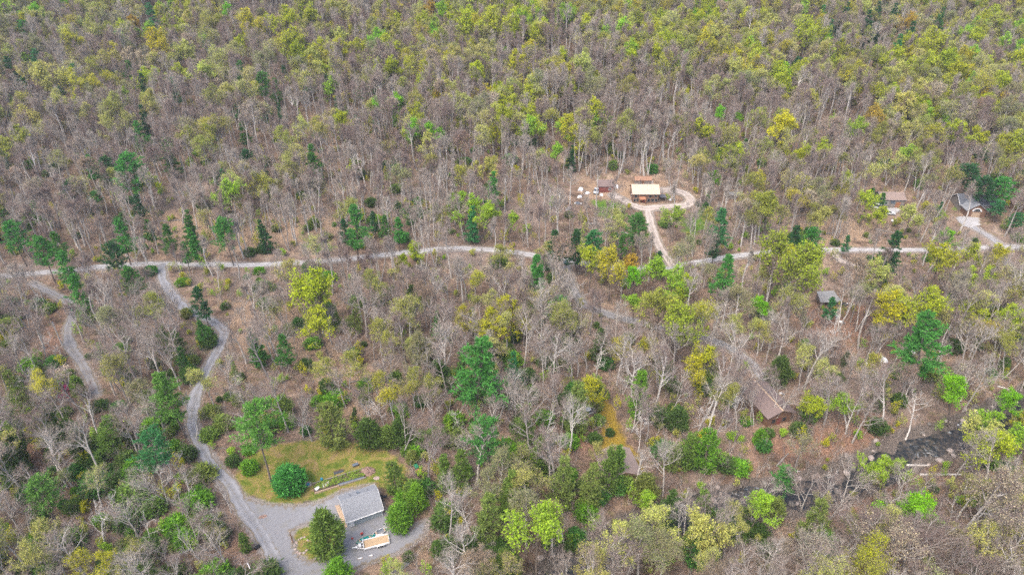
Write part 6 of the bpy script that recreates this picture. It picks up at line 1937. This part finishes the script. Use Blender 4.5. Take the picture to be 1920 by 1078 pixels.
# --- half-hidden cabin with a tan roof by the mossy lane
ra, rb = lifted(1150, 836, 4.2), lifted(1172, 882, 4.2)
d = rb - ra
hc = (ra + rb) / 2; hc.z = float(height(hc.x, hc.y))
hd = gable("cabin", "half-hidden cabin with a pinkish-tan roof beside the mossy yellow lane", hc, math.atan2(d.y, d.x), d.length, 7.0, 2.6, 1.6, M_LOG, M_TANROOF, over=.5, courses=12)
window(hd, "front", -1, .9, 1, 1, d.length, 7.0); window(hd, "right", 0, .9, 1, 1, d.length, 7.0)
# --- grey lean-to roof in the woods
lt = at(1550, 570)
lo_ = thing("shelter", "open shelter with a pale grey sheet roof in the woods", "shelter", lt, .05)
MB().poly([(-3.2, -2.2, 2.0), (3.0, -2.2, 2.1), (2.4, 2.4, 2.9), (-2.6, 2.4, 2.8), (-3.2, -2.2, 2.1), (3.0, -2.2, 2.2), (2.4, 2.4, 3.0), (-2.6, 2.4, 2.9)], [(0, 3, 2, 1), (4, 5, 6, 7), (0, 1, 5, 4), (1, 2, 6, 5), (2, 3, 7, 6), (3, 0, 4, 7)]).build("roof", M_PALEMETAL, lo_)
for x, y, z in ((-2.9, -2.0, 2.0), (2.7, -2.0, 2.05), (2.1, 2.2, 2.85), (-2.3, 2.2, 2.75)): MB().box(x - .07, x + .07, y - .07, y + .07, -.5, z).build("post", M_GREYWOOD, lo_)
MB().box(-2.2, 2.0, 2.0, 2.1, -.4, 2.5).build("back_wall", M_GREYWOOD, lo_)

# --- utility pole, logs, boulders
pb = at(117, 648)
tp_ = ray(98.5, 604)
ph_ = 8.0
for _ in range(3):
    tq = pb.y / tp_[1]; ph_ = CAM_H + tp_[2] * tq - pb.z
o = thing("utility_pole", "lone whitish wooden pole standing by the gravel side lane", "pole", pb)
MB().bar((0, 0, -.5), (0, 0, max(5, ph_)), .17, 8, .13).build("shaft", M_POLE, o)
MB().bar((-.35, 0, max(5, ph_) - .5), (.35, 0, max(5, ph_) - .5), .06, 6).build("crossarm", M_POLE, o); MB().bar((0, 0, max(5, ph_)), (0, 0, max(5, ph_) + .05), .15, 8).build("cap", M_STEEL, o)
LOGS = [((1699, 873), (1742, 873), .28, M_POLE, "thick pale log lying across the gravel bar above the longest creek log"), ((1724, 891), (1803, 890), .30, M_POLE, "longest pale fallen log beside the creek"),
        ((1612, 912), (1650, 911), .2, M_GREYWOOD, "grey log at the creek edge before the fresh-green tree"), ((1455, 875), (1478, 850), .2, M_GREYWOOD, "broken grey log on the rusty bank"),
        ((1468, 880), (1500, 884), .16, M_POLE, "thin pale log near the creek riffle"), ((1535, 441), (1575, 436), .3, M_GREYWOOD, "grey log lying above the straight road stretch"), ((1640, 431), (1680, 438), .3, M_GREYWOOD, "long grey log in the clearing below the workshop"),
        ((275, 418), (345, 413), .3, M_GREYWOOD, "long grey log on the tan bank above the sandy junction"), ((978, 276), (998, 276), .35, M_GREYWOOD, "grey log on the slope left of the fresh-green saplings"), ((1200, 245), (1245, 250), .4, M_GREYWOOD, "dark fallen trunk on the slope above the cabin"),
        ((1145, 270), (1155, 300), .4, M_GREYWOOD, "dark fallen trunk pointing downhill above the cabin"), ((1640, 310), (1680, 306), .35, M_GREYWOOD, "fallen trunk in the orange hillside clearing"), ((420, 190), (432, 182), .4, M_GREYWOOD, "short fallen trunk high on the left hillside"),
        ((830, 742), (850, 722), .2, M_POLE, "pale fallen branch on the tan clearing"), ((1870, 725), (1895, 732), .22, M_POLE, "pale log in brush right of the vivid green tree"), ((655, 718), (672, 714), .2, M_GREYWOOD, "short grey log in the tan clearing"),
        ((1105, 421), (1125, 420), .3, M_PALEMETAL, "pale log at the foot of the left lawn"), ((1165, 435), (1180, 440), .2, M_POLE, "pale branch below the left lawn"), ((1480, 408), (1520, 402), .25, M_GREYWOOD, "grey log in the tan clearing left of the workshop")]
for k, (a, b, r_, mt, lb) in enumerate(LOGS):
    a, b = at(*a), at(*b)
    o = thing("fallen_log", lb, "log", a, 0, "fallen logs")
    m = MB()
    mid_ = (a + b) / 2; mid_.z = float(height(mid_.x, mid_.y))
    p0, p1, p2 = Vector((0, 0, r_ * .7)), mid_ - a + Vector((0, 0, r_ * .75)), b - a + Vector((0, 0, r_ * .5))
    m.bar(p0, p1, r_, 8, r_ * .85).bar(p1 * .995, p2, r_ * .85, 8, r_ * .5)
    m.build("trunk", mt, o)
    for q in (0.45, .7):
        c_ = p0.lerp(p2, q)
        MB().bar(c_, c_ + Vector((rnd.uniform(-.6, .6), rnd.uniform(-.6, .6), rnd.uniform(.6, 1.3))), r_ * .35, 5, r_ * .1).build("branch_stub", mt, o)
rb_ = random.Random(91)
CR = resample(CREEK, 1.0)
nbld = 0
for k in range(220):
    i = rb_.randrange(len(CR) - 1)
    off = rb_.choice([-1, 1]) * rb_.uniform(1.2, 5.5)
    tdir = CR[i + 1] - CR[i]; tdir /= np.linalg.norm(tdir)
    x, y = CR[i, 0] - tdir[1] * off, CR[i, 1] + tdir[0] * off
    z = float(height(x, y))
    u, v = project(np.array([x, y, z]))
    if not (0 < u < 1920 and 0 < v < 1078) or nbld >= 80:
        continue
    r_ = rb_.uniform(.35, .95)
    o = lump(MB(), 0, 0, 0, r_, r_ * rb_.uniform(.6, .9), r_ * .75, 400 + k, 8, 4).build("creek_boulder", M_WETSTONE if rb_.random() < .5 else M_STONE, None, (x, y, z + .25), (0, 0, rb_.uniform(0, 3)))
    d_ = np.hypot(LMXY[:, 0] - u, LMXY[:, 1] - v); j = int(np.argmin(d_))
    dx, dy = u - LMXY[j, 0], v - LMXY[j, 1]
    at_ = ("left of" if dx < 0 else "right of") if abs(dx) > abs(dy) else ("above" if dy < 0 else "below")
    o["_c"] = f"{at_} the {LANDMARK[j][0]}"; o["_d"] = float(d_[j])
    tag(o, "x", "boulder", "boulders in the creek")
    nbld += 1
bl = {}
for o in [o for o in bpy.data.objects if "_c" in o]:
    bl.setdefault(o["_c"], []).append(o)
for c_, v in bl.items():
    v.sort(key=lambda o: o["_d"])
    for n_, o in enumerate(v):
        o["label"] = f"grey boulder in the creek bed, {ORD[n_]} outward {c_}" if len(v) > 1 else f"grey boulder in the creek bed {c_}"
        del o["_c"]; del o["_d"]

# fallen sticks and stones that litter the floor: too many to count
rg_ = np.random.default_rng(5)
sx, sy, sz, su, sv = strew(15000, 45, 200, 1.0, 0.4)
ln_ = rg_.uniform(.5, 2.6, len(sx)); an = rg_.uniform(0, 6.283, len(sx))
p0 = np.stack([sx, sy, sz + .05], 1)
p1x, p1y = sx + np.cos(an) * ln_, sy + np.sin(an) * ln_
p1 = np.stack([p1x, p1y, height(p1x, p1y) + rg_.uniform(.05, .35, len(sx))], 1)
rr_ = rg_.uniform(.02, .07, len(sx))
v_, f_ = tubes(np.stack([p0, (p0 + p1) / 2, p1], 1), rr_, rr_ * .4, 3)
tag(link("stick_litter", mesh_np("stick_litter", v_, f_, [M_BARK])), "grey sticks and branches littering the forest floor", kind="stuff")

# thin spring haze over the whole valley
HM, ht, hout = nt("haze_air")
hv = node(ht, "ShaderNodeVolumePrincipled", Density=0.00018, Anisotropy=0.2)
hv.inputs['Color'].default_value = (0.86, 0.92, 1.0, 1)
ht.links.new(hv.outputs[0], hout.inputs['Volume'])
zlo = float(Z.min()) - 1.0
zhi = max(float(Z.max()) + 3.0, CAM_H + 12.0, max(t.z + T[t.kind][t.ti].top * t.s for t in TREES) + 2)
hz_ = MB().box(-5600, 5600, -3600, 7700, zlo, zhi).build("haze", HM)
tag(hz_, "thin pale spring haze filling the valley air", kind="stuff")
